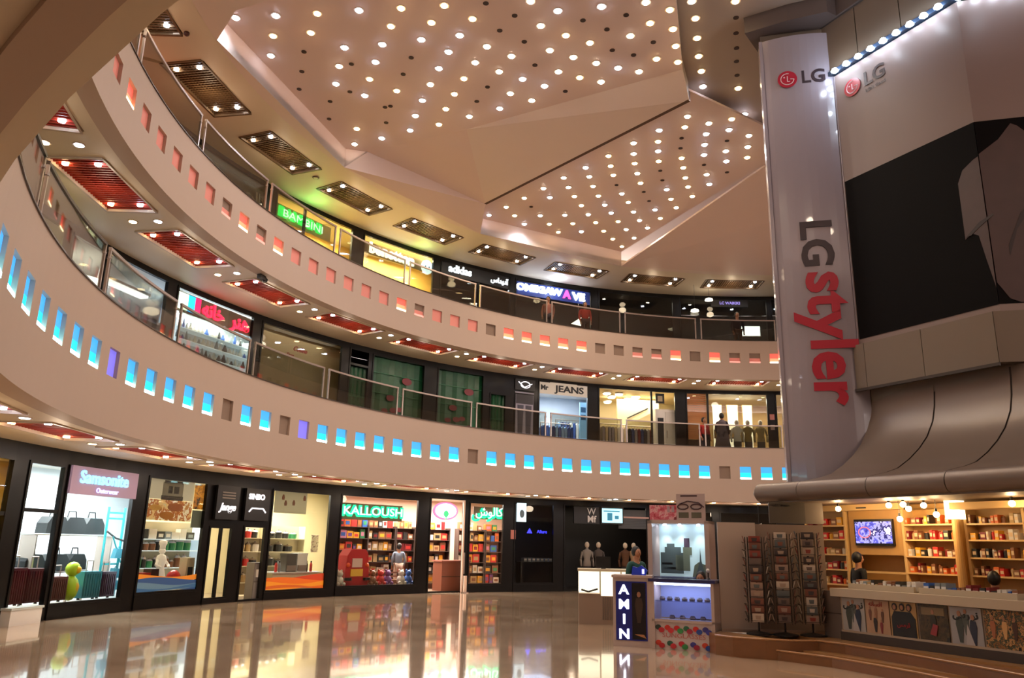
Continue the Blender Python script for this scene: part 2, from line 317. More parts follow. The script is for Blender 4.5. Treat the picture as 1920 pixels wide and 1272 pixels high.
HB = '996,388 1107,460 1156,347 1207,360 1238,320 1242,338 1217,377 1278,259 1276,278 1320,309 1363,264 1363,323'
HC = '1320,189 1357,201 1380,33 1380,62 1381,90 1381,115 1382,141'
def star(listing, z, where):
    trm = G().lathe([(.105, -.012), (.105, .0)], 0, 0, 16).mesh('trim_ring'); trm.materials.append(trimw)
    ds = {}
    for t, m_, nm in (('w', warm, 'warm white'), ('c', cool, 'cool white'), ('n', neutral, 'cream white')):
        me = G().lathe([(.06, -.03), (.07, -.012)], 0, 0, 14).mesh('lamp_disc'); me.materials.append(m_); ds[t] = (me, nm)
    num = {}
    for it in sorted(listing.split(), key=lambda q: float(q.split(',')[0])):
        x, y, t = it.split(','); p = onz(float(x), float(y), z); k = num.get(t, 0); num[t] = k + 1
        e = empty('ceiling_spotlight', p); tag(e, '%s spotlight, %s such from the left in the %s' % (ds[t][1], nth(k), where), 'spotlight', '%s spotlights in the %s' % (ds[t][1], where))
        link('trim_ring', trm, None, e); link('lamp_disc', ds[t][0], None, e)
star(SA, ZC, 'large flat ceiling petal'); star(SB, ZC, 'smaller ceiling petal'); star(SC, ZD, 'narrow grey ceiling strip')
def holes(listing, z, where):
    me = G().lathe([(.06, -.012), (.06, .0)], 0, 0, 12).mesh('hole'); me.materials.append(mat('dead_lamp', '#3a2620', .6))
    for k, it in enumerate(sorted(listing.split(), key=lambda q: float(q.split(',')[0]))):
        x, y = it.split(','); o = link('ceiling_spotlight', me, None, None, onz(float(x), float(y), z)); tag(o, 'unlit dark socket, %s from the left in the %s' % (nth(k), where), 'spotlight', 'unlit sockets in the %s' % where)
holes(HA, ZC, 'large flat ceiling petal'); holes(HB, ZC, 'smaller ceiling petal'); holes(HC, ZD, 'narrow grey ceiling strip')
for it in (SA + ' ' + SB + ' ' + SC).split()[::5]:
    x, y, t = it.split(','); p = onz(float(x), float(y), ZC); lamp('SPOT', (p.x, p.y, ZC - .1), M_ATR * 2.2, {'w': (1, .76, .52), 'c': (.82, .88, 1), 'n': (1, .88, .74)}[t], .07, (0, 0, 0), spot=2.7)
for a in range(190, 430, 26):                # the same lamps go on over the unseen part of the star ceiling
    lamp('SPOT', polar(9.5, a, 11.6), M_ATR * 4.5, (1, .8, .6), .1, (0, 0, 0), spot=2.7)

# ------------------------------------------------------------------ gallery railings
def railing(level, cen, n_lo, n_hi, where):
    z0 = ZB[level][1] + .02; H = .80
    k = 0
    for i in range(n_hi, n_lo - 1, -1):
        a0 = cen + 11.45 * i; a1 = a0 + 11.45; pa, pb = a0 + .42, a1 - .42
        e = empty('glass_railing', polar(RB + .1, (a0 + a1) / 2, z0)); inv = Matrix.Translation(-e.location)
        tag(e, 'framed clear glass railing bay, %s from the left on the %s' % (nth(k), where), 'railing', 'glass railing bays on the %s' % where); k += 1
        def put(g, name, m): me = g.mesh(name, name == 'glass_pane'); me.transform(inv); return link(name, me, m, e)
        put(G().pane(RB + .09, RB + .105, pa, pb, z0 + .03, z0 + H - .02, .5), 'glass_pane', railg)
        put(G().arc(RB + .075, RB + .12, pa - .1, pb + .1, z0 + H - .02, z0 + H + .025), 'handrail', steel if i < 5 else darkrail)
        for q in (pa, pb):
            po = put(G().arc(RB + .08, RB + .115, q - .08, q + .08, z0, z0 + H), 'post', steel)
            me = G().lathe([(.035, z0 + H * .8), (.035, z0 + H * .84)], *polar(RB + .1, q, 0).xy, 8).mesh('clamp'); me.transform(inv); link('clamp', me, steel, po)
railing(0, 130.3, -5, 8, 'lower gallery'); railing(1, 130.3, -5, 8, 'upper gallery')

# ------------------------------------------------------------------ shop fronts
WN = [0]
def skew(a, r):                              # the shops' party walls are not radial: they lean with this turn
    p = polar(RS, a, 0); d = Vector((p.x, p.y)).normalized(); c = Vector((p.x - CX, p.y - CY)); b = c.dot(d)
    t = -b + math.sqrt(max(0, b * b - (c.length_squared - r * r))); q = c + d * t; a2_ = math.degrees(math.atan2(q.y, q.x)) % 360
    return a + (a2_ - a) * .92
frame_g = [G(), G(), G()]
BAYS = ([], [], [])
def bay(level, aL, aR, zb, zt, pane=paneg, mull=(), trans=(), label=None):
    """one glazed opening from angle aL (viewer's left) to aR"""
    BAYS[level].append((aL, aR, zb, zt)); WN[0] += 1
    e = tag(empty('window_%d' % WN[0], polar(RS, (aL + aR) / 2, zb)), kind='structure'); inv = Matrix.Translation(-e.location)
    def put(g, name, m): me = g.mesh(name, name == 'glass_pane'); me.transform(inv); return link(name, me, m, e)
    g = G(); t = .17
    g.arc(RS - .04, RS + .05, aL, aL - t, zb, zt); g.arc(RS - .04, RS + .05, aR + t, aR, zb, zt); g.arc(RS - .04, RS + .05, aL, aR, zb, zb + .05); g.arc(RS - .04, RS + .05, aL, aR, zt - .05, zt)
    put(g, 'frame', bronze)
    for a in mull: put(G().arc(RS - .03, RS + .04, a + .12, a - .12, zb, zt), 'mullion', bronze)
    for z in trans: put(G().arc(RS - .03, RS + .04, aL, aR, z - .035, z + .035), 'transom', bronze)
    if pane: put(G().pane(RS, RS + .012, aL - t, aR + t, zb + .05, zt - .05), 'glass_pane', pane)
    return e
def interior(level, aL, aR, wallm, floorm, ceilm, deep=3.0, power=None, col=(1, .93, .84), ztop=None, name='wall_shop'):
    z0 = ZF[level]; z1 = ztop or ZS[level] - .1; r1 = RS + deep; n = 6; bL, bR = skew(aL, r1), skew(aR, r1)
    tag(G().arc(r1, r1 + .05, bL, bR, z0, z1).build(name + '_back', wallm), kind='structure')
    g = G()
    for a, b, sg in ((aL, bL, 1), (aR, bR, -1)):
        P, Q = polar(RS + .1, a, 0), polar(r1, b, 0); P2_, Q2_ = polar(RS + .1, a - .1 * sg, 0), polar(r1, b - .1 * sg, 0)
        g.slab([(P.x, P.y), (Q.x, Q.y), (Q2_.x, Q2_.y), (P2_.x, P2_.y)], z0, z1)
    tag(g.build(name + '_sides', wallm), kind='structure')
    out = [polar(RS + .05, aL + (aR - aL) * i / n, 0) for i in range(n + 1)] + [polar(r1, bR + (bL - bR) * i / n, 0) for i in range(n + 1)]
    tag(G().slab(out, z0 - .02, z0 + .015).build('floor_shop', floorm), kind='structure')
    tag(G().slab(out, z1, z1 + .05).build('ceiling_shop', ceilm), kind='structure')
    if power:
        am = (aL + aR) / 2; wd = abs(aL - aR) * R(1) * RS * .7; am = skew(am, RS + deep * .45)
        lamp('AREA', polar(RS + deep * .45, am, z1 - .08), power, col, 1.2, (0, 0, RF(am)), wd)
def ringthing(name, a, r, z, label, cat, group=None):
    if r > RS + .02: a = skew(a, r)
    return tag(empty(name, polar(r, a, z), RF(a)), label, cat, group)
def signbox(a, r, z, wd, h, m, label, name='shop_sign', cat='sign', d=.08, tilt=0):
    e = ringthing(name, a, r, z, label, cat); return G().box(-wd / 2, wd / 2, -d / 2, d / 2, -h / 2, h / 2).build('board', m, e)
W_ = lambda aL, aR, r=RS: abs(aL - aR) * R(1) * r
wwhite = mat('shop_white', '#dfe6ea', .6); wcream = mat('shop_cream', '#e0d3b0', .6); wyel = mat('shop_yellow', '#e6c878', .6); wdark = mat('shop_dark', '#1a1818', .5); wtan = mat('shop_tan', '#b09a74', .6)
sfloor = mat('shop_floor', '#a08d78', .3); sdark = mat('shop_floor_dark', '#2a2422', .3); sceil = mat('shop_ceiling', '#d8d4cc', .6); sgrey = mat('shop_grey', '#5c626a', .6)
# --- ground storey openings
bay(0, 182.4, 176.7, .15, 2.95, trans=(1.95,)); bay(0, 175.4, 171.95, .22, 2.95, trans=(2.04,)); bay(0, 171.7, 164.8, .25, 2.98)
bay(0, 163.5, 156.9, .33, 2.98); bay(0, 156.3, 153.6, .1, 1.9, mull=(154.9,)); bay(0, 152.4, 149.75, .0, 1.95, pane=None)
bay(0, 149.4, 142.1, .2, 2.98); bay(0, 140.9, 130.8, .24, 3.0); bay(0, 129.4, 124.8, 0, 3.1, pane=None); bay(0, 124.2, 119.5, .22, 3.02)
bay(0, 118.2, 112.8, .25, 3.08); bay(0, 111.6, 100.5, .0, 3.1, pane=None); bay(0, 99.8, 92, .2, 3.0); bay(0, 91.2, 84, .2, 3.0)
interior(0, 183, 176.2, wyel, sfloor, sceil, 2.5, 50, (1, .85, .5), name='wall_corner_shop')
interior(0, 176, 164.2, wwhite, sfloor, sceil, 3, 330, (.9, .97, 1), name='wall_luggage_shop')
interior(0, 164.1, 152.9, wcream, sfloor, sceil, 3, 150, (1, .93, .8), name='wall_appliance_shop')
interior(0, 152.8, 141.6, wcream, sfloor, sceil, 3, 170, (1, .95, .84), name='wall_kitchen_shop')
interior(0, 141.4, 119.0, mat('shop_rose', '#dcc0ac', .6), sfloor, sceil, 3, 420, (1, .88, .78), name='wall_toy_shop')
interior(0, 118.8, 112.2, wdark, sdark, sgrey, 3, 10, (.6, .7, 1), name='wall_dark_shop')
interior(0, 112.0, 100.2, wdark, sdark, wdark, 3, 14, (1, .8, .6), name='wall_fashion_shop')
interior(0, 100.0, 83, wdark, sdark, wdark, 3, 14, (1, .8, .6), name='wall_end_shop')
# --- middle storey
z1 = ZF[1]
bay(1, 186, 178.9, z1, 7.66); bay(1, 178.5, 175.4, z1, 7.6); bay(1, 175.0, 171.2, z1, 7.6); bay(1, 171.0, 164.2, z1, 7.66); bay(1, 163.2, 153.7, z1, 7.66); bay(1, 152.7, 142.1, z1, 7.62)
tarp = mat('green_tarp', '#1f5a3a', .35, noise=.35, nscale=7)
bay(1, 141.2, 138.5, z1, 7.62, pane=None, trans=(7.1,)); bay(1, 138.1, 130.9, z1, 7.6, pane=None); bay(1, 129.2, 122.7, z1, 7.6, pane=None); bay(1, 121.9, 119.6, z1, 6.98, pane=None)
bay(1, 118.5, 115.7, z1, 7.1, pane=None); bay(1, 115.2, 108.2, z1, 7.68, pane=None); bay(1, 106.9, 96.3, z1, 7.66, mull=(99.6,), pane=None); bay(1, 95.0, 84.3, z1, 7.66, mull=(92.1,)); bay(1, 83.4, 76, z1, 7.66)
interior(1, 187, 175.3, mat('shop_pale_green', '#b8b890', .6), sfloor, sceil, 3, 40, (1, .92, .7), name='wall_green_sign_shop')
interior(1, 175.1, 171.1, mat('shop_mid_grey', '#8a8a88', .6), sfloor, sceil, 3, 22, (.95, .95, 1), name='wall_grey_shop')
interior(1, 170.9, 163.9, mat('shop_blue_white', '#b4c4d4', .6), sfloor, sceil, 3, 80, (.85, .92, 1), name='wall_blue_shop')
interior(1, 163.3, 153.6, wwhite, sfloor, sceil, 1.4, 150, (.88, .95, 1), name='wall_gift_shop')
interior(1, 153.2, 141.9, wtan, sfloor, sceil, .6, 7, (1, .9, .7), name='wall_blank_shop')
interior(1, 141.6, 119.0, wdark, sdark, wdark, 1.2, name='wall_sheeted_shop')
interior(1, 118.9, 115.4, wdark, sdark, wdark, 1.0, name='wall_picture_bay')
interior(1, 115.3, 108.1, mat('shop_denim_white', '#b9c2cc', .6), sfloor, sceil, 3, 75, (.88, .94, 1), name='wall_jeans_shop')
interior(1, 107.0, 96.2, wcream, sfloor, mat('shop_ceiling_warm', '#d8c498', .6), 3, 75, (1, .88, .68), name='wall_clothing_shop')
interior(1, 95.1, 76, mat('shop_ivory', '#b4905c', .6), sfloor, sceil, 3, 110, (1, .92, .74), name='wall_bright_shop')
# --- top storey
z2 = ZF[2]
bay(2, 187, 177.5, z2, 11.62, pane=None); bay(2, 176.4, 165.2, z2, 11.66, pane=None); bay(2, 164.2, 153.8, z2, 11.66); bay(2, 152.6, 141.9, z2, 11.62, mull=(148.6,)); bay(2, 140.5, 130.4, z2, 11.62); bay(2, 129.5, 119.3, z2, 11.62, mull=(123.9,)); bay(2, 118.7, 107.7, z2, 11.62)
bay(2, 106.8, 96.2, z2, 11.62); bay(2, 95.4, 83.6, z2, 11.62); bay(2, 83.2, 74, z2, 11.62)
interior(2, 187, 165, mat('shop_red_lit', '#a8603e', .6), sfloor, sceil, 2, 40, (1, .55, .35), name='wall_red_lit_shop')  # the red light on this wall is put into its paint colour
interior(2, 164.9, 153.4, mat('shutter_grey', '#5a544c', .5), sdark, wtan, .5, 8, name='wall_shutter_shop')
interior(2, 153.2, 141.3, wyel, sfloor, sceil, 1.6, 210, (1, .88, .55), name='wall_yellow_shop')
interior(2, 141.2, 130.1, wyel, sfloor, sceil, 1.6, 210, (1, .9, .6), name='wall_knitwear_shop')
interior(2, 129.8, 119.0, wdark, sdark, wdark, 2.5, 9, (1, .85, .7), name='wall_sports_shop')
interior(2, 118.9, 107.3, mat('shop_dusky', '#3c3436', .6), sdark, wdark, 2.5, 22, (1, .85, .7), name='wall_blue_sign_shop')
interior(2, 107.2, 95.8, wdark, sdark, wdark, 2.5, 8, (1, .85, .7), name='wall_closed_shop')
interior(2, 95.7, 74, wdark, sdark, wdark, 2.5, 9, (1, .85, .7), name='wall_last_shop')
# --- the dark cladding around the openings
for lv in range(3):
    g = G(); zt = ZS[lv] + .02; z0 = ZF[lv]; r0, r1 = RS - .02, RS + .1
    bs = sorted(BAYS[lv], key=lambda b: -b[0]); cur = 200
    for aL, aR, zb, ztp in bs:
        if cur > aL: g.arc(r0, r1, cur, aL, z0, zt)
        g.arc(r0, r1, aL, aR, ztp, zt)
        if zb > z0 + .02: g.arc(r0 - .03, r1, aL, aR, z0, zb)
        cur = aR
    g.arc(r0, r1, cur, 60, z0, zt)
    tag(g.build('wall_shopfront_%s' % ('ground', 'middle', 'top')[lv], bronze), kind='structure')
tag(G().arc(RS, RS + .2, 200, 420, 0, 3.3).build('wall_back_ground', wallp), kind='structure')
tag(G().arc(RS, RS + .2, 200, 285, 4.9, 7.8).build('wall_light_stop_middle', wallp), kind='structure')  # unseen wall added to keep world light off the tower, open further round
tag(G().arc(RS, RS + .2, 200, 420, 8.9, 11.8).build('wall_light_stop_top', wallp), kind='structure')  # unseen wall added to shut out world light mirrored in the lower railings
# --------------------------------- ground storey signs and displays
rng = random.Random(3)
def glow(name, h, e=3.0): return mat(name, h, .5, emit=e)
g_cyan = glow('glow_cyan', '#7fd4ff', 1.3); g_lil = glow('glow_lilac', '#b7b4ff', 1.2); g_white = glow('glow_white', '#f2f6ff', 2.2); g_green = glow('glow_green', '#19d98c', 1.6); g_green2 = glow('glow_leaf', '#2be05a', 1.6)
g_red = glow('glow_red', '#ff2340', 1.5); g_warm = glow('glow_warm', '#ffeec8', 3.0)
s = signbox(168.25, RS - .08, 2.69, 2.05, .56, mat('mauve_board', '#9a7f90', .5, emit=.3), 'mauve sign board with glowing blue and cyan lettering in the luggage shop window')  # weak emission in the board itself makes it look lit
text('lettering', 'Samsonite', .36, g_cyan, s, -.06, -.06, .06, .015, .006); text('lettering', 'Outerwear', .15, g_lil, s, .05, -.06, -.18, .01)
def suitcase(a, r, z, wd, h, m, colour, lab):
    e = ringthing('suitcase', a, r, z, lab, 'suitcase', 'suitcases standing in the luggage shop window')
    g = G(); n = 7
    g.box(-wd / 2, wd / 2, -.12, .12, .04, h); g.build('shell', m, e)
    q = G()
    for i in range(n): x = -wd / 2 + .04 + (wd - .08) * i / (n - 1); q.box(x - .012, x + .012, -.135, -.12, .08, h - .05)
    q.build('ribs', m, e)
    G().tube([(-.09, 0, h), (-.09, 0, h + .22), (.09, 0, h + .22), (.09, 0, h)], .012).build('handle', steel, e)
    for x in (-wd / 2 + .05, wd / 2 - .05): G().lathe([(.03, 0), (.03, .045)], x, 0, 8).build('wheel', black, e)
maroon = mat('case_maroon', '#5a1220', .35); brown = mat('case_brown', '#5b2a26', .4); teal = mat('case_teal', '#2f7f92', .35); purple = mat('case_purple', '#3f1c3c', .35)
for a, wd, h, m, c, l in ((174.9, .44, .92, maroon, 'maroon', 'tall maroon hard suitcase just inside the luggage shop door'), (173.2, .5, .9, maroon, 'maroon', 'wide maroon suitcase nearest the door mullion of the luggage shop'),
                          (171.0, .4, .72, brown, 'brown', 'brown ribbed suitcase left of the yellow balloon figure'), (168.0, .52, .80, teal, 'teal', 'teal ribbed suitcase right of the yellow balloon figure'), (166.4, .42, .78, purple, 'purple', 'dark purple suitcase at the right of the luggage window')):
    suitcase(a, RS + .45, .27, wd, h - .22, m, c, l)
f = ringthing('balloon_figure', 169.6, RS + .4, .27, 'yellow and lime green balloon figure between the brown and teal suitcases', 'figure')
bal = mat('balloon_lime', '#b6d820', .3); baly = mat('balloon_yellow', '#f2c31c', .3)
G().ball((0, 0, .26), .17, 1, 1, 1.5).build('body', bal, f, smooth=True); G().ball((0, 0, .64), .15).build('head', bal, f, smooth=True); G().ball((.02, -.1, .63), .08).build('face', baly, f, smooth=True); G().ball((.02, -.1, .28), .08, 1, 1, 1.4).build('belly', baly, f, smooth=True)
e = ringthing('display_table', 171.6, RS + 1.3, .02, 'grey steel display table behind the suitcases in the luggage shop', 'table')
G().box(-.9, .9, -.25, .25, .78, .82).build('table_top', steel, e)
for x in (-.85, .85):
    for y in (-.2, .2): G().box(x - .02, x + .02, y - .02, y + .02, 0, .78).build('leg', steel, e)
bagm = mat('bag_black', '#15171a', .6)
def handbag(a, r, z, wd, h, m, lab, grp='bags in the luggage shop'):
    e = ringthing('travel_bag', a, r, z, lab, 'bag', grp)
    G().prism([(-wd / 2, 0), (wd / 2, 0), (wd / 2 * .95, h * .6), (wd / 2 * .6, h), (-wd / 2 * .6, h), (-wd / 2 * .95, h * .6)], -.14, .14).build('body', m, e)
    G().tube([(-wd * .2, 0, h), (-wd * .15, 0, h + .13), (wd * .15, 0, h + .13), (wd * .2, 0, h)], .014).build('strap', m, e)
e = ringthing('wall_shelf', 170.2, RS + 1.2, 1.58, 'thin white shelf holding black travel bags in the luggage shop', 'shelf'); G().box(-1.15, 1.15, -.2, .2, 0, .03).build('board', white, e)
for x in (-1.1, 1.1): G().box(x, x + .03, -.2, .2, -.9, 0).build('bracket', steel, e)
for a, wd, l in ((171.9, .62, 'leftmost black travel bag on the shelf of the luggage shop'), (170.2, .66, 'middle black travel bag on the shelf of the luggage shop'), (168.3, .58, 'rightmost black travel bag on the shelf of the luggage shop')): handbag(a, RS + 1.2, 1.62, wd, .36, bagm, l)
for a, wd, l in ((173.4, .55, 'black bag at the left end of the steel display table'), (171.2, .6, 'black bag in the middle of the steel display table'), (169.4, .5, 'black bag at the right end of the steel display table')): handbag(a, RS + 1.3, .85, wd, .34, bagm, l)
e = ringthing('display_rack', 165.9, RS + .9, .25, 'turquoise metal ladder rack with crossed arms in the luggage shop', 'rack')
tq = mat('turquoise_metal', '#2aa7ae', .4)
for x in (-.28, .22): G().box(x - .018, x + .018, -.02, .02, 0, 2.0).build('upright', tq, e)
for z in (.1, .35, .7, 1.72, 1.85): G().box(-.28, .22, -.015, .015, z, z + .04).build('rung', tq, e)
G().tube([(-.3, -.05, 1.45), (.0, -.05, 1.3), (.45, -.05, 1.2)], .02).build('arm', bagm, e); G().tube([(-.1, -.05, 1.35), (.25, -.05, .75)], .018).build('arm', tq, e)
for i, z in enumerate((.12, .38, .82)):
    t = ringthing('folded_bag', 165.3, RS + .85, .25 + z + .03, 'teal folded bag on the %s rung of the turquoise rack' % nth(i), 'bag', 'teal bags on the ladder rack'); G().prism([(-.16, 0), (.16, 0), (.14, .2), (-.1, .22)], -.06, .06).build('body', teal, t); G().tube([(-.06, 0, .2), (0, 0, .27), (.06, 0, .2)], .01).build('strap', teal, t)
e = ringthing('step_block', 174.3, RS - .12, 0, 'low white block on the floor in front of the luggage shop door', 'block'); G().box(-.42, .42, -.1, .1, 0, .27).build('body', white, e); G().box(-.44, .44, -.12, .11, .27, .31).build('cap', mat('block_cap', '#c9d2cf', .4), e)
# appliance shop posters, shelf, statue
def poster(name, a, r, z, wd, h, m, lab, cat='poster', d=.012):
    e = ringthing(name, a, r, z, lab, cat); return G().box(-wd / 2, wd / 2, 0, d, -h / 2, h / 2).build('print', m, e)
kit = photo('print_kitchen', ['#b8b098', '#c8c0a4', '#4b4238', '#8a8068', '#d8c8a0'], 3.5, .25, (1, 1, 2))
food = photo('print_food', ['#c7b890', '#d8b070', '#a8602a', '#e2d4b0', '#b47a3a'], 3, .25)
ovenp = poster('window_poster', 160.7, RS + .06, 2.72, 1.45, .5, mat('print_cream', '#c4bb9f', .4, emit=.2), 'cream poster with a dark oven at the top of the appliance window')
for x0, x1, z0_, z1_, c in ((-.34, .34, -.2, .16, '#8c8a7a'), (-.3, .3, .13, .2, '#3d3a34'), (-.36, .36, -.26, -.16, '#3a3630'), (-.16, -.02, -.1, .07, '#2c2c2e'), (.03, .2, -.1, .07, '#4a4c50')):
    G().box(x0, x1, -.006, 0, z0_, z1_).build('printed_oven', mat('ink' + c, c, .5), ovenp)
fp = poster('window_poster', 160.7, RS + .06, 2.22, 1.45, .48, food, 'poster of golden fried dishes below the oven picture')
for x, z, r_, c in ((.15, .08, .22, '#b06a3c'), (-.1, -.12, .2, '#c07c28'), (-.5, .05, .16, '#dca850')): G().prism([(x + r_ * 1.2 * math.cos(t), z + r_ * .45 * math.sin(t)) for t in [k * .5236 for k in range(12)]], -.006, 0).build('printed_dish', mat('ink' + c, c, .5), fp)
poster('window_poster', 157.6, RS + .06, 2.6, .42, .62, photo('print_chips', ['#8a5a1c', '#d89028', '#a86a20', '#3a2c1c'], 5, .25), 'narrow poster of orange pastries right of the oven poster')
poster('window_poster', 157.6, RS + .06, 2.05, .42, .42, mat('print_grey', '#6d7468', .4), 'narrow grey green poster with a wheel shape under the pastries')
def wave(a, r, z, wd, h, cols, lab):
    e = ringthing('window_sticker', a, r, z, lab, 'sticker'); n = 14
    for i, (c, b0_, b1_, ph) in enumerate(cols):
        xs = [-wd / 2 + wd * k / n for k in range(n + 1)]
        top = [(x, h * (b1_ + .12 * math.sin(ph + 4 * (x / wd + .5)))) for x in xs]; bot = [(x, h * max(0, b0_ + .1 * math.sin(ph * 1.7 + 3 * (x / wd + .5)))) for x in xs]
        g = G()
        for k in range(n): g.add([(bot[k][0], -.004 * i, bot[k][1]), (bot[k + 1][0], -.004 * i, bot[k + 1][1]), (top[k + 1][0], -.004 * i, top[k + 1][1]), (top[k][0], -.004 * i, top[k][1]), (bot[k][0], -.004 * i + .003, bot[k][1]), (bot[k + 1][0], -.004 * i + .003, bot[k + 1][1]), (top[k + 1][0], -.004 * i + .003, top[k + 1][1]), (top[k][0], -.004 * i + .003, top[k][1])], [(0, 1, 2, 3), (7, 6, 5, 4), (3, 2, 6, 7), (0, 4, 5, 1)])
        g.build('wave_stripe', mat('ink' + c, c, .45, emit=.12), e)
    return e
wave(160.2, RS - .03, .38, 1.95, .42, (('#e08a24', .5, .85, 2.2), ('#2c4f80', 0, .62, .4), ('#5c7f96', .12, .4, 1.9), ('#33618c', 0, .22, 3.2)), 'blue and orange wave sticker along the foot of the appliance window')
wave(145.8, RS - .03, .25, 2.15, .5, (('#c8401c', .2, .72, 3.6), ('#e06a14', .05, .55, .6), ('#e8921c', .1, .4, 2.4), ('#d0601a', 0, .14, .3)), 'red and orange wave sticker along the foot of the kitchen window')
def shelf_unit(a, r, z, wd, zs, m, lab, depth=.32, back=None, uh=None, name='shelf_unit'):
    e = ringthing(name, a, r, z, lab, 'shelf'); top = uh or zs[-1] + .4
    for x in (-wd / 2, wd / 2): G().box(x - .015, x + .015, -depth / 2, depth / 2, 0, top).build('side_panel', m, e)
    for zz in zs: G().box(-wd / 2, wd / 2, -depth / 2, depth / 2, zz - .02, zz).build('shelf_board', m, e)
    if back: G().box(-wd / 2, wd / 2, depth / 2 - .01, depth / 2 + .005, 0, top).build('back_panel', back, e)
    return e
CN = {'#c8322c': 'red', '#e8a82c': 'yellow', '#2f5fb0': 'blue', '#d8d0c4': 'white', '#7a4a8a': 'purple', '#d86a2c': 'orange', '#3a8a5a': 'green', '#c8809a': 'pink', '#2a2826': 'black', '#8a5a3c': 'brown', '#b89a6a': 'tan', '#7c8488': 'grey', '#7a1c20': 'dark red'}
def boxes(a, r, z, wd, zs, cols, what, where, hmin=.12, hmax=.26, wmin=.1, wmax=.24, name='goods_box', cat='box', prob=1, shape='box', seed=1):
    q = random.Random(seed); 
    for si, zz in enumerate(zs):
        x = -wd / 2 + .04; k = 0
        while x < wd / 2 - wmin:
            w2 = q.uniform(wmin, wmax); h = q.uniform(hmin, hmax); c = q.choice(cols)
            if x + w2 > wd / 2 - .02: break
            if q.random() < prob:
                e = ringthing(name, a, r, z + zz, '%s %s, %s along the %s board up, %s' % (CN[c], what, nth(k), nth(si), where), cat, '%ss on the %s' % (what, where))
                m = mat('goods' + c, c, .45); lx = x + w2 / 2
                if shape == 'box':
                    G().box(lx - w2 / 2 + .006, lx + w2 / 2 - .006, -.09, .08, 0, h).build('carton', m, e)
                    c2_ = q.choice(cols); G().box(lx - w2 * .3, lx + w2 * .3, -.094, -.09, h * .25, h * .7).build('print', mat('goods' + c2_, c2_, .45), e)
                elif shape == 'pot':
                    G().lathe([(w2 * .42, 0), (w2 * .46, h * .55), (w2 * .44, h * .7)], lx, 0, 12).build('pot_body', m, e); G().lathe([(w2 * .46, h * .7), (w2 * .3, h * .85), (.02, h * .9), (.025, h)], lx, 0, 12).build('lid', steel, e)
                else:
                    G().lathe([(w2 * .3, 0), (w2 * .42, h * .4), (w2 * .25, h * .7), (w2 * .12, h)], lx, 0, 10).build('bottle_body', m, e); G().lathe([(w2 * .14, h), (w2 * .14, h * 1.1)], lx, 0, 8).build('cap', white, e)
                k += 1
            x += w2 + q.uniform(.005, .03)
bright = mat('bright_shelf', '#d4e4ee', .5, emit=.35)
shelf_unit(160.4, RS + 1.2, .35, 2.0, (.05, .5, .92, 1.2), bright, 'bright white shelf unit across the appliance shop window', back=mat('shop_shelf_back', '#aa9c7c', .6), uh=1.62)
boxes(160.4, RS + 1.2, .35, 2.0, (1.2,), ('#d8d0c4', '#7c8488', '#2a2826'), 'small appliance', 'bright appliance shelf', .16, .26, .2, .3, seed=5)
boxes(160.4, RS + 1.2, .35, 2.0, (.5, .92), ('#b89a6a', '#8a5a3c', '#2a2826', '#3a8a5a', '#7c8488'), 'cooking vessel', 'appliance shelf behind the statue', .2, .36, .14, .24, 'cooking_pot', 'pot', shape='pot', seed=6)
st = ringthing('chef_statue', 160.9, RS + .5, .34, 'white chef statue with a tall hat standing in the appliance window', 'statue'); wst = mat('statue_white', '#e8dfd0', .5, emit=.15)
G().lathe([(.17, 0), (.15, .3), (.09, .55), (.13, .72), (.1, .82), (.04, .86)], 0, 0, 12).build('body', wst, st, smooth=True); G().ball((0, 0, .93), .08).build('head', wst, st, smooth=True); G().lathe([(.07, .98), (.07, 1.05), (.1, 1.1), (.09, 1.17), (.03, 1.19)], 0, 0, 12).build('chef_hat', wst, st, smooth=True)
for sx_ in (-1, 1): G().tube([(sx_ * .11, 0, .72), (sx_ * .2, -.05, .6), (sx_ * .12, -.14, .55)], .035).build('arm', wst, st)
for a, c, w2, h, l in ((162.6, '#a81e1a', .3, .42, 'red kettle shaped appliance at the far left of the appliance window'), (161.8, '#3a1c1c', .3, .5, 'dark brown coffee machine left of the chef statue'), (159.4, '#b01c1c', .44, .48, 'round red appliance right of the chef statue'), (158.1, '#c8b898', .3, .75, 'tall beige appliance box at the right of the appliance window')):
    e = ringthing('appliance', a, RS + .45, .36, l, 'appliance'); m = mat('appl' + c, c, .3)
    if w2 > .32: G().ball((0, 0, h * .5), h * .46, 1, .6, 1, 14, 9).build('body', m, e, smooth=True); G().lathe([(.12, h * .3), (.12, h * .62)], 0, -.2, 12).build('front_dial', mat('appl_dial', '#e06050', .4), e); G().box(-.1, .1, -.1, .1, 0, .06).build('base', black, e)
    else: G().prism([(-w2 / 2, 0), (w2 / 2, 0), (w2 / 2 * .8, h), (-w2 / 2 * .8, h)], -.12, .12).build('body', m, e); G().box(-w2 * .25, w2 * .25, -.13, -.12, h * .4, h * .7).build('panel', black, e); G().tube([(w2 * .4, 0, h * .3), (w2 * .7, 0, h * .5), (w2 * .4, 0, h * .75)], .015).build('handle', black, e)
s = signbox(154.9, RS - .1, 2.5, .78, .86, black, 'black square sign with white script and grey lines above the narrow door'); lg = mat('ink_grey', '#8a8078', .5); wl = glow('ink_white', '#ece8ec', .9)
for z_ in (.24, .17, .1): G().box(-.22, .24, -.05, -.04, z_, z_ + .03).build('line', lg, s)
text('lettering', 'Jange', .26, wl, s, 0, -.05, -.12, .008, .006, shear=.3)
s = signbox(151.4, RS - .1, 2.5, .86, .84, black, 'black square sign with white block and curved underline above the open door'); text('lettering', 'SINBO', .2, wl, s, -.06, -.05, .2, .008, .008)
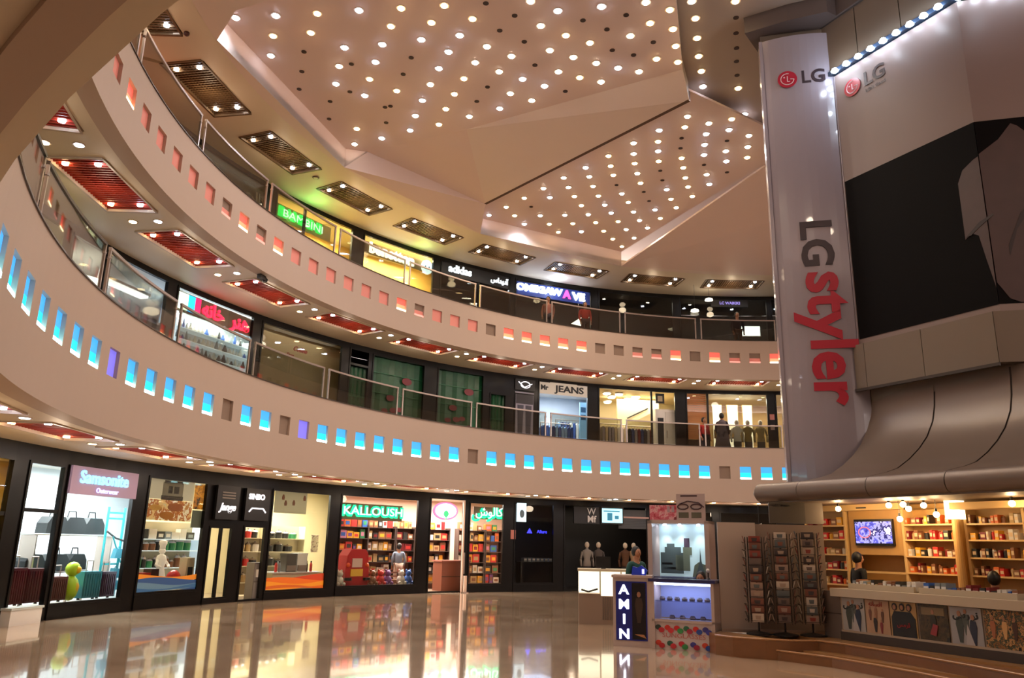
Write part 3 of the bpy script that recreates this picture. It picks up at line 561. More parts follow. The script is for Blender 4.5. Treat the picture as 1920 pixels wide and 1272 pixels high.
G().tube([(-.3, -.05, -.2), (-.2, -.05, -.1), (.2, -.05, -.1), (.3, -.05, -.2)], .02).build('swoosh', wl, s)
# kitchen shop
for a, lab in ((151.2, 'white kitchen shelf unit inside the open doorway'), (147.2, 'cream kitchen shelf unit behind the wave sticker window')):
    shelf_unit(a, RS + 1.3, .05, 1.0 if a > 150 else 1.35, (.35, .8, 1.2, 1.58), wcream, lab, back=wcream, uh=1.95)
boxes(151.2, RS + 1.3, .05, 1.0, (.35, .8, 1.2, 1.58), ('#2a2826', '#b89a6a', '#d8d0c4', '#c8322c'), 'cooking pot', 'doorway kitchen shelf', .2, .3, .2, .3, 'cooking_pot', 'pot', shape='pot', seed=8)
boxes(147.2, RS + 1.3, .05, 1.35, (.35, .8, 1.2, 1.58), ('#2a2826', '#2a2826', '#7c8488', '#3a8a5a'), 'cooking pot', 'kitchen window shelf', .2, .3, .22, .34, 'cooking_pot', 'pot', shape='pot', seed=9)
e = ringthing('display_cabinet', 150.3, RS + .25, 0, 'tall grey metal cabinet standing in the open doorway', 'cabinet'); G().box(-.22, .22, -.15, .15, 0, .98).build('body', mat('cab_grey', '#77706c', .4), e); G().box(-.2, .2, -.165, -.15, .5, .94).build('door', mat('cab_grey2', '#8a8480', .4), e); G().box(-.2, .2, -.165, -.15, .04, .46).build('door', mat('cab_grey2', '#8a8480', .4), e); G().box(-.16, -.1, -.2, -.165, .6, .8).build('handle', white, e)
e = poster('window_poster', 147.0, RS + .06, 2.63, 1.2, .6, mat('print_pale', '#bdb898', .5, emit=.1), 'pale poster printed with small brown vases at the top of the kitchen window')
for x, z in ((-.3, .14), (-.2, -.02), (.1, -.0), (.5, .15)): G().prism([(x - .04, z - .07), (x + .04, z - .07), (x + .05, z), (x + .02, z + .08), (x - .02, z + .08), (x - .05, z)], -.006, 0).build('printed_vase', mat('ink_vase', '#7a4a30', .5), e)
e = ringthing('tea_towel', 143.6, RS + .5, 1.25, 'hanging dark and pink patterned print at the right of the kitchen window', 'print'); G().box(-.13, .13, 0, .01, 0, .5).build('print', photo('print_towel', ['#3a3230', '#c8b0a4', '#d8d0b8', '#6a4a44'], 9), e); G().tube([(-.15, 0, .5), (.15, 0, .5)], .01).build('hanger', steel, e)
for a, c, h, l in ((146.6, '#55524e', .6, 'tall dark grey cabinet standing in the kitchen window'), (145.3, '#e8e6e2', .62, 'white coffee machine in the kitchen window')):
    e = ringthing('appliance', a, RS + .55, .7, l, 'appliance'); G().box(-.18, .18, -.14, .14, 0, h * .75).build('body', mat('appl' + c, c, .35), e); G().box(-.16, .16, -.17, -.14, .03, h * .3).build('tray', steel, e); G().box(-.19, .19, -.16, .15, h * .75, h * .85).build('top', mat('appl' + c, c, .35), e)
e = ringthing('display_plinth', 146.0, RS + .6, 0, 'long cream plinth carrying the kitchen machines', 'plinth'); G().box(-.9, .9, -.25, .25, 0, .66).build('body', wcream, e); G().box(-.93, .93, -.28, .28, .66, .7).build('top', white, e)
for k, (x, c) in enumerate(((-.62, '#c8322c'), (-.5, '#7c8488'), (.35, '#7c8488'), (.5, '#2a2826'), (.66, '#c8322c'))):
    e = ringthing('water_bottle', 146.0 - x / RS * 57.3, RS + .45, .7, '%s metal bottle, %s from the left on the cream plinth' % (CN[c], nth(k)), 'bottle', 'bottles on the cream plinth'); G().lathe([(.04, 0), (.04, .2), (.02, .26)], 0, 0, 10).build('bottle_body', mat('goods' + c, c, .3), e); G().lathe([(.022, .26), (.022, .3)], 0, 0, 8).build('cap', black, e)
# toy shop
toy = ('#c8322c', '#e8a82c', '#2f5fb0', '#d8d0c4', '#7a4a8a', '#d86a2c', '#3a8a5a', '#c8809a', '#2a2826', '#8a5a3c')
toyb = ('#c8322c', '#b89a6a', '#8a5a3c', '#d8d0c4', '#e8a82c', '#2a2826', '#7a1c20', '#b89a6a')
dsh = mat('dark_shelf', '#4a3a34', .5)
for i, (a, wd, cols, nm) in enumerate(((138.9, 1.15, toy, 'left toy shelf'), (135.3, 1.15, toyb, 'middle toy shelf'), (132.4, .8, toyb, 'right toy shelf'), (128.0, .9, toyb, 'entrance toy shelf'), (123.6, 1.15, toyb, 'shelf behind the right toy window'), (120.8, .75, toy, 'far right toy shelf'))):
    shelf_unit(a, RS + 1.7, .02, wd, (.2, .55, .92, 1.3, 1.68, 2.05), dsh, 'dark shelf unit forming the ' + nm, back=mat('toy_back', '#9a7060', .6), uh=2.1)
    boxes(a, RS + 1.7, .02, wd, (.2, .55, .92, 1.3, 1.68, 2.05), cols, 'toy carton', nm, .18, .3, .14, .3, 'toy_box', 'box', seed=20 + i)
e = ringthing('toy_playhouse', 138.6, RS + .55, .26, 'large red plastic toy car standing in the left of the toy window', 'toy'); rd = mat('toy_red', '#b8161a', .35)
G().prism([(-.42, 0), (.42, 0), (.46, .35), (.4, .95), (.28, 1.1), (-.26, 1.1), (-.4, .9), (-.46, .4)], -.2, .25).build('shell', rd, e); G().box(-.22, .16, -.23, -.2, .55, .82).build('windscreen', mat('toy_screen', '#d8b8b0', .4), e); G().box(-.26, .2, -.23, -.2, .28, .5).build('front_sticker', mat('toy_yellow', '#e8b43c', .4), e)
for x in (-.36, .36): G().lathe_at((x, -.24, .16), [(.12, 0), (.12, .08)], 12, 1, 1).build('wheel', black, e); G().ball((x, -.2, .62), .07).build('headlight', mat('toy_orange', '#f0602c', .4), e)
for k, (a, c, nm) in enumerate(((136.2, '#8a5a3c', 'brown teddy bear beside the red toy car'), (135.2, '#c8322c', 'red teddy bear in the middle of the toy window'), (134.3, '#7a4a8a', 'purple toy bear in the toy window'), (132.6, '#d8d0c4', 'white toy bear at the right of the toy window'), (131.7, '#2f5fb0', 'blue toy bear at the far right of the toy window'), (140.3, '#d8d0c4', 'white toy bear at the far left of the toy window'))):
    e = ringthing('teddy_bear', a, RS + .4, .26, nm, 'toy', 'soft toys in the toy shop window'); m = mat('goods' + c, c, .8)
    G().ball((0, 0, .15), .14, 1, 1, 1.1).build('body', m, e, smooth=True); G().ball((0, -.02, .36), .1).build('head', m, e, smooth=True)
    for x in (-.07, .07): G().ball((x, 0, .45), .035).build('ear', m, e); G().ball((x * 1.5, -.1, .06), .06).build('foot', m, e)
e = ringthing('toy_train_set', 135.4, RS + .8, .28, 'low wooden crate rack loaded with small toys under the toy window', 'rack'); G().box(-.9, .9, -.2, .2, 0, .12).build('base', mat('crate', '#8a5a40', .6), e)
for z_ in (.2, .32): G().box(-.9, .9, -.02, .02, z_, z_ + .05).build('rail', mat('crate', '#8a5a40', .6), e)
for k in range(5): G().box(-.88 + .43 * k, -.84 + .43 * k, -.03, .03, .1, .4).build('post', mat('crate', '#8a5a40', .6), e)
s = signbox(136.7, RS + .12, 2.5, 2.35, .5, mat('sign_backing', '#8d6a5c', .5), 'green and white glowing shop sign at the top of the toy window', d=.04)
text('lettering', 'KALLOUSH', .46, g_green, s, -.02, -.05, 0, .03, .02, sx=1.05); text('lettering', 'KALLOUSH', .34, g_white, s, -.02, -.085, .01, .004, -.0, sx=1.38)
s = ringthing('oval_sign', 127.5, RS - .12, 2.66, 'white oval sign with a pink rim and small green tree over the toy shop entrance', 'sign')
ov = lambda a_, b_: [(a_ * math.cos(k * math.pi / 12), b_ * math.sin(k * math.pi / 12)) for k in range(24)]
G().prism(ov(.5, .3), 0, .05).build('rim', glow('rim_pink', '#e070a0', .8), s); G().prism(ov(.42, .24), -.02, 0).build('face', g_white, s); G().prism([(x * .25, z * .28 - .1) for x, z in ov(.4, .4)], -.03, -.02).build('tree_crown', g_green2, s); G().box(-.015, .015, -.03, -.02, -.3, -.18).build('tree_trunk', g_green2, s)
s = signbox(121.7, RS + .12, 2.66, 1.15, .42, mat('sign_backing', '#8d6a5c', .5), 'green and white glowing script sign in the right toy window', d=.04)
text('lettering', 'ﺵﻮﻟﺎﮐ', .5, g_green, s, 0, -.05, -.02, .03, .015); text('lettering', 'ﺵﻮﻟﺎﮐ', .42, g_white, s, 0.02, -.085, .03, .004)
e = ringthing('sales_counter', 126.3, RS + .7, .0, 'brown wooden sales counter inside the toy shop entrance', 'counter'); cbn = mat('counter_brown', '#7c4632', .4)
G().box(-.5, .62, -.3, .3, 0, .98).build('body', cbn, e); G().box(-.54, .66, -.34, .34, .98, 1.03).build('top', mat('counter_edge', '#93594a', .4), e); G().box(-.5, .62, -.315, -.3, .48, .51).build('joint', mat('counter_joint', '#57301f', .5), e)
e = ringthing('security_gate', 125.0, RS - .3, 0, 'slim pale anti-theft post at the toy shop entrance', 'post'); G().box(-.05, .05, -.03, .03, .02, .55).build('upright', mat('gate_pale', '#d8c0b0', .4), e); G().box(-.09, .09, -.1, .1, 0, .03).build('foot', steel, e)
e = ringthing('glass_door', 125.0, RS - .08, 0, 'tall frameless glass door edge with pale trim at the toy shop entrance', 'door'); G().box(-.03, .03, -.03, .03, 0, 3.05).build('edge_rail', mat('gate_pale', '#d8c0b0', .4), e); G().box(.05, .09, -.02, .02, .6, 1.3).build('pull_handle', steel, e)
# dark shop and fashion shop
e = signbox(117.3, RS - .06, 2.73, .36, .66, glow('lightbox', '#bcd4dc', .9), 'small bright vertical light box at the left of the dark shop', 'light_box'); G().prism([(x * .3, z * .4 - .05) for x, z in ov(.3, .35)], -.05, -.04).build('print', mat('ink_bluegrey', '#6a8498', .5), e)
e = poster('menu_card', 118.3, RS - .04, 1.95, .2, .32, mat('pink_card', '#b8756c', .5), 'small pink notice card on the frame left of the dark shop')
s = ringthing('neon_sign', 115.3, RS + .6, 2.02, 'dim blue neon triangle and lettering inside the dark shop', 'sign'); nb = glow('neon_blue', '#3c3cff', 1.6); G().prism([(-.32, 0), (-.1, 0), (-.21, .18)], 0, .03).build('triangle', nb, s); text('lettering', 'Allure', .17, nb, s, .3, 0, .06, .01)
for k in range(7):
    e = ringthing('folded_clothes', 116.6 - k * .55, RS + 1.1, 1.0, 'pale folded garment, %s from the left on the low table of the dark shop' % nth(k), 'garment', 'folded garments in the dark shop'); G().box(-.06, .06, -.12, .12, 0, .13).build('stack', mat('cloth_grey', '#8c9096', .8), e); G().box(-.05, .05, -.125, -.12, .05, .1).build('label', white, e)
e = ringthing('display_table', 115.0, RS + 1.1, .02, 'black table carrying folded garments in the dark shop', 'table'); G().box(-.75, .75, -.25, .25, .94, .98).build('table_top', black, e)
for x in (-.7, .7): G().box(x - .03, x + .03, -.2, .2, 0, .94).build('leg', black, e)
s = signbox(108.0, RS - .05, 2.72, 1.4, .62, black, 'black fascia sign with a grey W above smaller grey letters'); gy = mat('ink_silver', '#b4aaa2', .3, .5, emit=.1); text('lettering', 'W', .34, gy, s, 0, -.06, .13, .01, .0); text('lettering', 'Mf', .34, gy, s, 0, -.06, -.15, .01, .006)
e = ringthing('television', 105.3, RS - .12, 2.73, 'bright blue white screen mounted above the fashion shop', 'television'); G().box(-.46, .46, -.03, .05, -.31, .31).build('casing', black, e)
sc_ = G().box(-.41, .41, -.036, -.03, -.26, .26).build('screen', glow('tv_blue', '#9adcf0', 1.1), e); tvd = mat('tv_ink', '#2f7fa0', .5, emit=.4)
G().box(-.2, .0, -.04, -.036, -.18, .1).build('picture', tvd, e); G().box(.1, .26, -.04, -.036, -.12, .0).build('picture', tvd, e); G().box(-.35, .3, -.04, -.036, .14, .18).build('picture', tvd, e)
e = ringthing('roller_shutter', 102.3, RS - .02, 2.62, 'rolled grey shutter band with a pale rail right of the screen', 'shutter'); G().box(-.6, .6, 0, .06, -.35, .35).build('curtain', mat('shut', '#4a4e56', .5), e); G().box(-.6, .6, -.03, 0, .04, .1).build('rail', mat('rail_pale', '#c4a09c', .4), e)
for i in range(6): G().box(-.6, .6, -.01, 0, -.33 + .06 * i, -.30 + .06 * i).build('slat', mat('shut2', '#3c4048', .5), e)
# mannequins and clothing
skin = mat('skin', '#a9765a', .6); hairb = mat('hair_black', '#0f0c0c', .5)
def garment(g, w_, h, m): pass
def mannequin(a, r, z, m, lab, hh=1.0, cat='mannequin'):
    e = ringthing('mannequin', a, r, z, lab, cat); mm = mat('mannequin_shell', '#cfc2b2', .5)
    G().lathe([(.17, 0), (.17, .02)], 0, 0, 12).build('base', steel, e); G().tube([(0, 0, 0), (0, 0, .85 * hh)], .015).build('pole', steel, e)
    G().lathe_at((0, 0, 0), [(.05, .8), (.16, .86), (.15, 1.0), (.12, 1.12), (.19, 1.34), (.17, 1.42), (.06, 1.47), (.05, 1.53)], 14, 1, .62).build('torso', m, e, smooth=True)
    G().ball((0, 0, 1.63), .09, 1, 1, 1.25).build('head', mm, e, smooth=True)
    for s_ in (-1, 1): G().tube([(s_ * .19, 0, 1.38), (s_ * .25, .02, 1.1), (s_ * .24, -.03, .85)], .04, 8).build('sleeve', m, e, smooth=True)
    G().lathe_at((0, 0, 0), [(.13, .1), (.15, .5), (.16, .86)], 12, 1, .6).build('skirt', mat('man_dark', '#2c2626', .8), e, smooth=True)
for k, (a, c, l) in enumerate(((106.9, '#4a4444', 'mannequin in a grey top seen behind the white counter'), (108.4, '#8a8480', 'mannequin in a pale top left of the glowing white counter'), (103.4, '#5a3c28', 'mannequin in a brown top under the screen'), (102.3, '#a08468', 'mannequin in a beige top under the shutter band'))): mannequin(a, RS + .5, .02, mat('cloth' + c, c, .8), l)
# --------------------------------- middle storey signs and displays
M1 = ZF[1]
s = signbox(177.0, RS + .3, 7.05, 1.0, .34, mat('sign_pale', '#cfcaa0', .5), 'small glowing green sign at the left end of the lower gallery', d=.04); text('lettering', 'ﻮﻧﺎﺑ', .44, glow('glow_signgreen', '#22d840', 1.4), s, 0, -.05, .0, .02, .01)
e = ringthing('display_light', 173.2, RS + .8, 7.0, 'very bright white round lamp in the grey shop on the lower gallery', 'lamp'); G().lathe([(.42, 0), (.5, .08), (.3, .14)], 0, 0, 20).build('shade', glow('glow_shade', '#ffffff', 3), e); G().tube([(0, 0, .14), (0, 0, .5)], .02).build('stem', steel, e)
e = ringthing('ceiling_strip_light', 168.6, RS + .9, 7.35, 'long white strip light in the blue shop on the lower gallery', 'lamp'); G().box(-.7, .7, -.12, .12, 0, .06).build('diffuser', g_white, e); G().box(-.74, .74, -.15, .15, .06, .12).build('housing', steel, e)
e = shelf_unit(165.4, RS + 1.0, M1 + .02, .95, (.3, .7, 1.1, 1.5, 1.9), dsh, 'dark shelf unit with pale uprights in the blue shop', uh=2.05); boxes(165.4, RS + 1.0, M1 + .02, .95, (.7, 1.1, 1.5), ('#b89a6a', '#7c8488', '#8a5a3c', '#d8d0c4'), 'small ware box', 'dark shelf of the blue shop', .15, .3, .12, .2, seed=41)
e = ringthing('display_counter', 168.6, RS + .9, M1, 'pale blue display counter in the blue shop on the lower gallery', 'counter'); G().box(-.7, .6, -.3, .3, 0, .95).build('body', mat('cnt_blue', '#a8b8cc', .5), e); G().box(-.75, .65, -.35, .35, .95, 1.0).build('top', white, e)
# rainbow sign and red lettering shop
s = signbox(158.4, RS + .02, 7.32, 2.9, .5, mat('sign_taupe', '#8a7868', .6), 'taupe sign board with rainbow panel and red lettering on the lower gallery', d=.03)
for x0, x1, c in ((-1.42, -1.02, '#e8ffe8'), (-1.02, -.78, '#18a8f0'), (-.78, -.58, '#f01850')): G().box(x0, x1, -.05, -.03, -.2, .22).build('colour_panel', glow('rain' + c, c, 1.3), s)
text('lettering', 'ﻪﻧﺎﺧ', .5, g_red, s, -.1, -.04, 0, .02, .012); text('lettering', 'ﺮﻨﻫ', .55, g_red, s, .95, -.04, 0, .02, .016)
shelf_unit(158.4, RS + .5, M1 + .02, 2.8, (.7, 1.0, 1.3, 1.6, 1.9), bright, 'white shelf unit crowded with glassware on the lower gallery', back=wwhite, uh=2.1)
boxes(158.4, RS + .5, M1 + .02, 2.8, (.7, 1.0, 1.3, 1.6, 1.9), ('#d8d0c4', '#7c8488', '#d8d0c4', '#2f5fb0', '#2a2826', '#d8d0c4'), 'glass or china piece', 'crowded glassware shelf', .14, .27, .09, .18, 'glassware', 'glassware', shape='bottle', seed=43)
s = ringthing('neon_sign', 147.6, RS + .06, 7.12, 'small dark red script sign on the blank beige shop window', 'sign'); text('lettering', 'Coffee', .2, mat('ink_darkred', '#7a3024', .4, emit=.3), s, 0, 0, 0, .01, .006, shear=.3); text('lettering', 'Shop', .14, mat('ink_darkred', '#7a3024', .4, emit=.3), s, -.35, 0, -.22, .01)
e = ringthing('window_light_box', 151.0, RS + .2, M1 + .45, 'pale lit box low in the beige shop window on the lower gallery', 'light_box'); G().box(-.35, .35, -.1, .1, 0, .25).build('body', mat('paleblue_lit', '#b8ccc8', .5, emit=.3), e); G().box(-.38, .38, -.12, .12, .25, .28).build('lid', steel, e)
for k, (a, x, z) in enumerate(((148.6, 0, 0),)):
    pass
# green construction sheeting
for a0, a1, zt, l in ((141.0, 138.7, 7.05, 'narrow green construction sheet in the small opening on the lower gallery'), (137.9, 131.1, 7.55, 'wide green construction sheet with dark red marks on the lower gallery'), (129.0, 122.9, 7.55, 'green construction sheet with a red and white badge on the lower gallery'), (121.8, 119.7, 6.95, 'short green construction sheet behind the dark door on the lower gallery')):
    am = (a0 + a1) / 2; wd = W_(a0, a1, RS + .1); e = ringthing('green_sheet', am, RS + .12, M1, l, 'sheeting')
    g = G(); n = 12; h = zt - M1
    for i in range(n):
        x0 = -wd / 2 + wd * i / n; x1 = x0 + wd / n; y = .03 * math.sin(i * 2.1); y1_ = .03 * math.sin((i + 1) * 2.1)
        g.hexa([(x0, y, 0), (x1, y1_, 0), (x1, y1_ + .01, 0), (x0, y + .01, 0), (x0, y, h), (x1, y1_, h), (x1, y1_ + .01, h), (x0, y + .01, h)])
    g.build('sheet', tarp, e)
    for z in (h * .28, h * .55, h * .8): G().box(-wd / 2, wd / 2, -.045, -.03, z, z + .02).build('seam', mat('tarp_seam', '#2f7a52', .5), e)
    if wd > 1.5:
        mr = mat('tarp_red', '#7a2028', .4)
        for x, z, q in ((.35, 2.0, .16), (-.3, 1.35, .13), (-.5, .9, .1), (-.15, .95, .12), (.1, 1.0, .1), (.4, .7, .12)): G().prism([(x + q * 1.3 * math.cos(t), z + q * .8 * math.sin(t)) for t in [k * .6283 for k in range(10)]], -.05, -.04).build('printed_mark', mr, e)
s = signbox(117.1, RS - .06, 7.42, .85, .42, black, 'black sign with a white round squiggle above the jeans picture', d=.04); G().tube([(.2 * math.cos(t / 2), -.04, .12 * math.sin(t / 2)) for t in range(13)], .018).build('emblem', wl, s); G().tube([(-.3, -.04, .1), (-.05, -.04, -.1), (.28, -.04, .06)], .018).build('emblem', wl, s)
e = poster('wall_picture', 117.1, RS - .04, 6.1, .8, 2.1, mat('print_greylilac', '#8f8896', .5, emit=.1), 'tall picture of two legs in jeans beside the white jeans shop')
jn = mat('ink_jeans', '#4c4c5c', .6)
for x in (-.18, .16): G().prism([(x - .12, .55), (x + .14, .55), (x + .11, -.2), (x + .09, -.95), (x - .09, -.95), (x - .1, -.2)], -.006, 0).build('printed_leg', jn, e)
G().box(-.36, .36, -.007, 0, .6, .95).build('printed_top', mat('ink_top', '#35323a', .5), e)
s = signbox(111.7, RS + .0, 7.42, 2.1, .46, mat('sign_white', '#cfc4b4', .5, emit=.18), 'white fascia sign with wide dark capitals on the lower gallery', d=.1)
ink = mat('ink_black', '#181418', .4)
text('lettering', 'Mr', .26, ink, s, -.82, -.06, 0, .012, .008); text('lettering', 'JEANS', .35, ink, s, .25, -.06, -.01, .012, .008, sx=1.3)
def rack(a, r, z, wd, cols, lab, where, level_h=1.35, seed=1):
    e = ringthing('garment_rack', a, r, z, lab, 'rack')
    for x in (-wd / 2, wd / 2): G().tube([(x, 0, 0), (x, 0, level_h + .15)], .018).build('upright', steel, e); G().box(x - .03, x + .03, -.22, .22, 0, .03).build('foot', steel, e)
    G().tube([(-wd / 2, 0, level_h + .15), (wd / 2, 0, level_h + .15)], .018).build('rail', steel, e)
    q = random.Random(seed); n = int(wd / .13)
    for i in range(n):
        x = -wd / 2 + .09 + i * .13; c = q.choice(cols); nm = {'#2c3c6c': 'navy', '#8cb0d8': 'light blue', '#e0dcd4': 'white', '#26242a': 'black', '#3c5a9c': 'denim blue', '#8a8488': 'grey', '#b8a888': 'beige', '#6c2c2c': 'maroon'}[c]
        t = ringthing('hanging_garment', a, r, z, '%s garment, %s from the left on the %s' % (nm, nth(i), where), 'garment', 'garments on the %s' % where); m = mat('cloth' + c, c, .85); h0 = level_h - q.uniform(.6, .85)
        G().prism([(x - .045, h0), (x + .05, h0 + .02), (x + .055, level_h - .04), (x + .01, level_h + .03), (x - .05, level_h - .04)], -.2, .2).build('cloth', m, t); G().tube([(x, 0, level_h + .02), (x, 0, level_h + .15)], .007).build('hanger_hook', steel, t)
rack(112.6, RS + .8, M1 + .02, 1.3, ('#2c3c6c', '#3c5a9c', '#26242a', '#8cb0d8'), 'front clothes rail in the white jeans shop', 'front rail of the jeans shop', 1.15, 3)
rack(110.6, RS + 1.9, M1 + .02, 1.2, ('#3c5a9c', '#8cb0d8', '#e0dcd4', '#2c3c6c'), 'rear clothes rail in the white jeans shop', 'rear rail of the jeans shop', 1.5, 4)
rack(104.8, RS + .9, M1 + .02, 1.1, ('#e0dcd4', '#b8a888', '#8a8488'), 'clothes rail with pale shirts under the round lamps', 'pale shirt rail', 1.3, 5)
rack(100.9, RS + 1.1, M1 + .02, 1.3, ('#26242a', '#8a8488', '#2c3c6c', '#6c2c2c'), 'clothes rail with dark coats left of the white cupboard', 'dark coat rail', 1.3, 6)
e = ringthing('wall_panel', 108.9, RS + .6, M1, 'light blue upright display panel at the right of the jeans shop', 'panel'); G().box(-.14, .14, -.03, .03, 0, 2.2).build('panel', mat('panel_sky', '#8cc0e4', .5, emit=.25), e)
for k, z in enumerate((1.6, 1.9)): G().box(-.1, .1, -.05, -.03, z - .1, z + .1).build('picture', mat('ink_sea', '#3a6a94', .5), e)
e = ringthing('white_cupboard', 97.9, RS + .35, M1, 'tall white cupboard with a dark opening at the right of the clothing shop', 'cupboard'); G().box(-.42, .42, -.2, .2, 0, 2.05).build('body', white, e); G().box(-.34, -.1, -.215, -.2, .3, 1.7).build('opening', black, e); G().box(-.02, .38, -.22, -.2, .1, 1.95).build('door', mat('door_white', '#d4d0c8', .4), e); G().box(.02, .05, -.25, -.22, .9, 1.2).build('handle', steel, e)
e = ringthing('wall_picture', 98.4, RS + .25, 7.4, 'small square dark picture above the white cupboard', 'picture'); G().box(-.18, .18, 0, .03, -.2, .2).build('frame', black, e); G().box(-.1, .1, -.01, 0, -.12, .1).build('print', mat('ink_cream', '#c8b898', .5), e)
for k, (a, r, z) in enumerate(((105.6, RS + .6, 7.5), (104.9, RS + 1.3, 7.5), (103.9, RS + .9, 7.56), (102.6, RS + 1.8, 7.56), (105.4, RS + 1.9, 7.4), (101.6, RS + 1.1, 7.5))):
    e = ringthing('round_ceiling_lamp', a, r, z, 'round white ceiling lamp, %s from the left in the clothing shop' % nth(k), 'lamp', 'round lamps in the clothing shop'); G().lathe([(.14, 0), (.16, .05)], 0, 0, 16).build('diffuser', g_warm, e); G().lathe([(.18, .05), (.18, .09)], 0, 0, 16).build('rim', white, e)
e = ringthing('display_stair', 101.3, RS + 1.6, M1 + 1.55, 'cream sloping stair side wall inside the clothing shop', 'stair'); G().prism([(-.9, -.2), (.9, .75), (.9, 1.1), (-.9, 1.1)], -.05, .05).build('side_wall', mat('stair_cream', '#e8d8a8', .6, emit=.1), e); G().tube([(-.5, -.1, .3), (.4, -.1, .75)], .03).build('handrail', black, e)
# orange shutters and bright shop
e = ringthing('shutter_panel', 93.6, RS + .12, M1, 'orange slatted shutter behind the glass at the left of the bright shop', 'shutter'); oc = mat('shutter_orange', '#c87848', .5, emit=.12)
for i in range(22): G().box(-.4, .4, -.012, .012, .9 + i * .085, .97 + i * .085).build('slat', oc, e)
G().box(-.4, .4, -.01, .01, 0, .88).build('lower_board', mat('shut_dark', '#4a2c20', .5), e)
for k, (a, wd) in enumerate(((90.8, .36), (88.8, .42), (86.9, .36))):
    e = ringthing('lit_wall_panel', a, RS + 1.3, M1 + .5, 'tall glowing white wall panel, %s from the left in the bright shop' % nth(k), 'panel', 'glowing panels in the bright shop'); G().box(-wd / 2, wd / 2, 0, .04, 0, 2.0).build('diffuser', glow('glow_panel', '#fff2d4', 1.0), e); G().box(-wd / 2 - .03, wd / 2 + .03, .04, .06, -.03, 2.03).build('frame', mat('frame_gold', '#a88850', .4), e)
    t = ringthing('framed_picture', a + .1, RS + 1.2, M1 + 1.28, 'small brown framed picture on the %s glowing panel' % nth(k), 'picture', 'framed pictures in the bright shop'); G().box(-.13, .13, 0, .02, -.18, .18).build('frame', mat('frame_brown', '#6a4424', .5), t); G().box(-.08, .08, -.01, 0, -.12, .12).build('print', mat('ink_tan', '#c8a468', .5), t)
for k, (a, c, n_) in enumerate(((90.3, '#b8a060', 'gold'), (88.4, '#d8d4d0', 'white'), (87.0, '#9a8450', 'olive gold'), (85.4, '#c0a878', 'beige'))): mannequin(a, RS + .45, M1 + .02, mat('cloth' + c, c, .8), 'mannequin in a long %s dress in the bright shop window' % n_, cat='mannequin')
e = ringthing('notice_card', 83.9, RS - .05, 6.7, 'small pinkish cards on the dark pillar right of the bright shop', 'card'); G().box(-.09, .09, 0, .01, -.1, .12).build('card', mat('pink_card', '#b8756c', .5), e); G().box(-.08, .08, 0, .01, -.5, -.3).build('card', mat('pink_card2', '#a89088', .5), e)
# --------------------------------- top storey signs and displays
M2 = ZF[2]
s = signbox(158.5, RS + .03, 11.05, 2.9, .74, mat('sign_charcoal', '#2c2824', .5), 'dark grey fascia with faint raised script at the left of the upper gallery', d=.05); fg = mat('ink_faint', '#6a645c', .4)
text('lettering', 'Gallery', .5, fg, s, -.55, -.05, -.02, .02, .01, shear=.3); text('lettering', 'ﯼﺮﻟﺎﮔ', .5, fg, s, .9, -.05, .0, .02, .01)
s = signbox(148.6, RS + .16, 11.16, 2.3, .5, mat('sign_straw', '#c8a868', .5), 'green glowing lettered sign over the yellow shop on the upper gallery', d=.03); text('lettering', 'BAMBINI', .42, g_green2, s, -.2, -.06, .0, .03, .02, sx=1.1); text('lettering', 'BAMBINI', .34, glow('glow_mint', '#d8ffe8', 1.6), s, -.1, -.095, -.02, .006, 0, sx=1.3)
e = ringthing('bunk_display', 151.5, RS + .5, M2 + .3, 'dark red shelf unit with framed openings in the yellow shop', 'shelf'); br = mat('shelf_red', '#7a2c1c', .5)
for z in (0, .45, .9, 1.3, 1.75): G().box(-.42, .42, -.15, .15, z, z + .05).build('shelf_board', br, e)
for x in (-.42, 0, .38): G().box(x, x + .04, -.15, .15, 0, 1.8).build('side_panel', br, e)
s = signbox(135.6, RS + .2, 11.28, 2.75, .42, mat('sign_olive', '#7a6034', .5), 'olive sign board with bright white lowercase lettering on the upper gallery', d=.03); text('lettering', 'benetton', .5, glow('glow_cream', '#fffbe0', 2.4), s, -.25, -.06, 0, .03, .02, sx=1.05)
s = ringthing('round_sign', 131.3, RS + .1, 11.22, 'round glowing white sign with two dark dots right of the lowercase lettering', 'sign'); G().prism([(.24 * math.cos(k * math.pi / 10), .27 * math.sin(k * math.pi / 10)) for k in range(20)], 0, .05).build('disc', glow('glow_ice', '#dcf4ff', 1.5), s)
for x in (-.08, .08): G().prism([(x + .03 * math.cos(k * math.pi / 4), .05 * math.sin(k * math.pi / 4)) for k in range(8)], -.01, 0).build('dot', mat('ink_blue', '#5080a0', .5), s)
s = signbox(124.4, RS - .04, 11.34, 3.0, .5, black, 'black fascia sign with pale rounded lowercase letters on the upper gallery', d=.04); si = glow('glow_grey', '#d4dce0', .8)
text('lettering', 'adidas', .40, si, s, -.72, -.05, .02, .02, .014); text('lettering', 'ﺱﺍﺪﯾﺩﺁ', .26, si, s, 1.02, -.05, -.02, .02, .012)
bl_ = glow('glow_bluewhite', '#e4f0ff', 3.2)
s = signbox(113.3, RS - .04, 11.24, 3.3, .52, mat('sign_blue', '#142a6c', .4, emit=.4), 'navy blue sign with blazing white letters and a pink letter A on the upper gallery', d=.05)
text('lettering', 'OMEGAW', .36, bl_, s, -.62, -.06, .03, .03, .02, sx=1.2); text('lettering', 'A', .44, glow('glow_pink', '#f04088', 1.8), s, .58, -.07, .0, .03, .02); text('lettering', 'VE', .42, bl_, s, 1.12, -.06, -.02, .03, .02, sx=1.15)
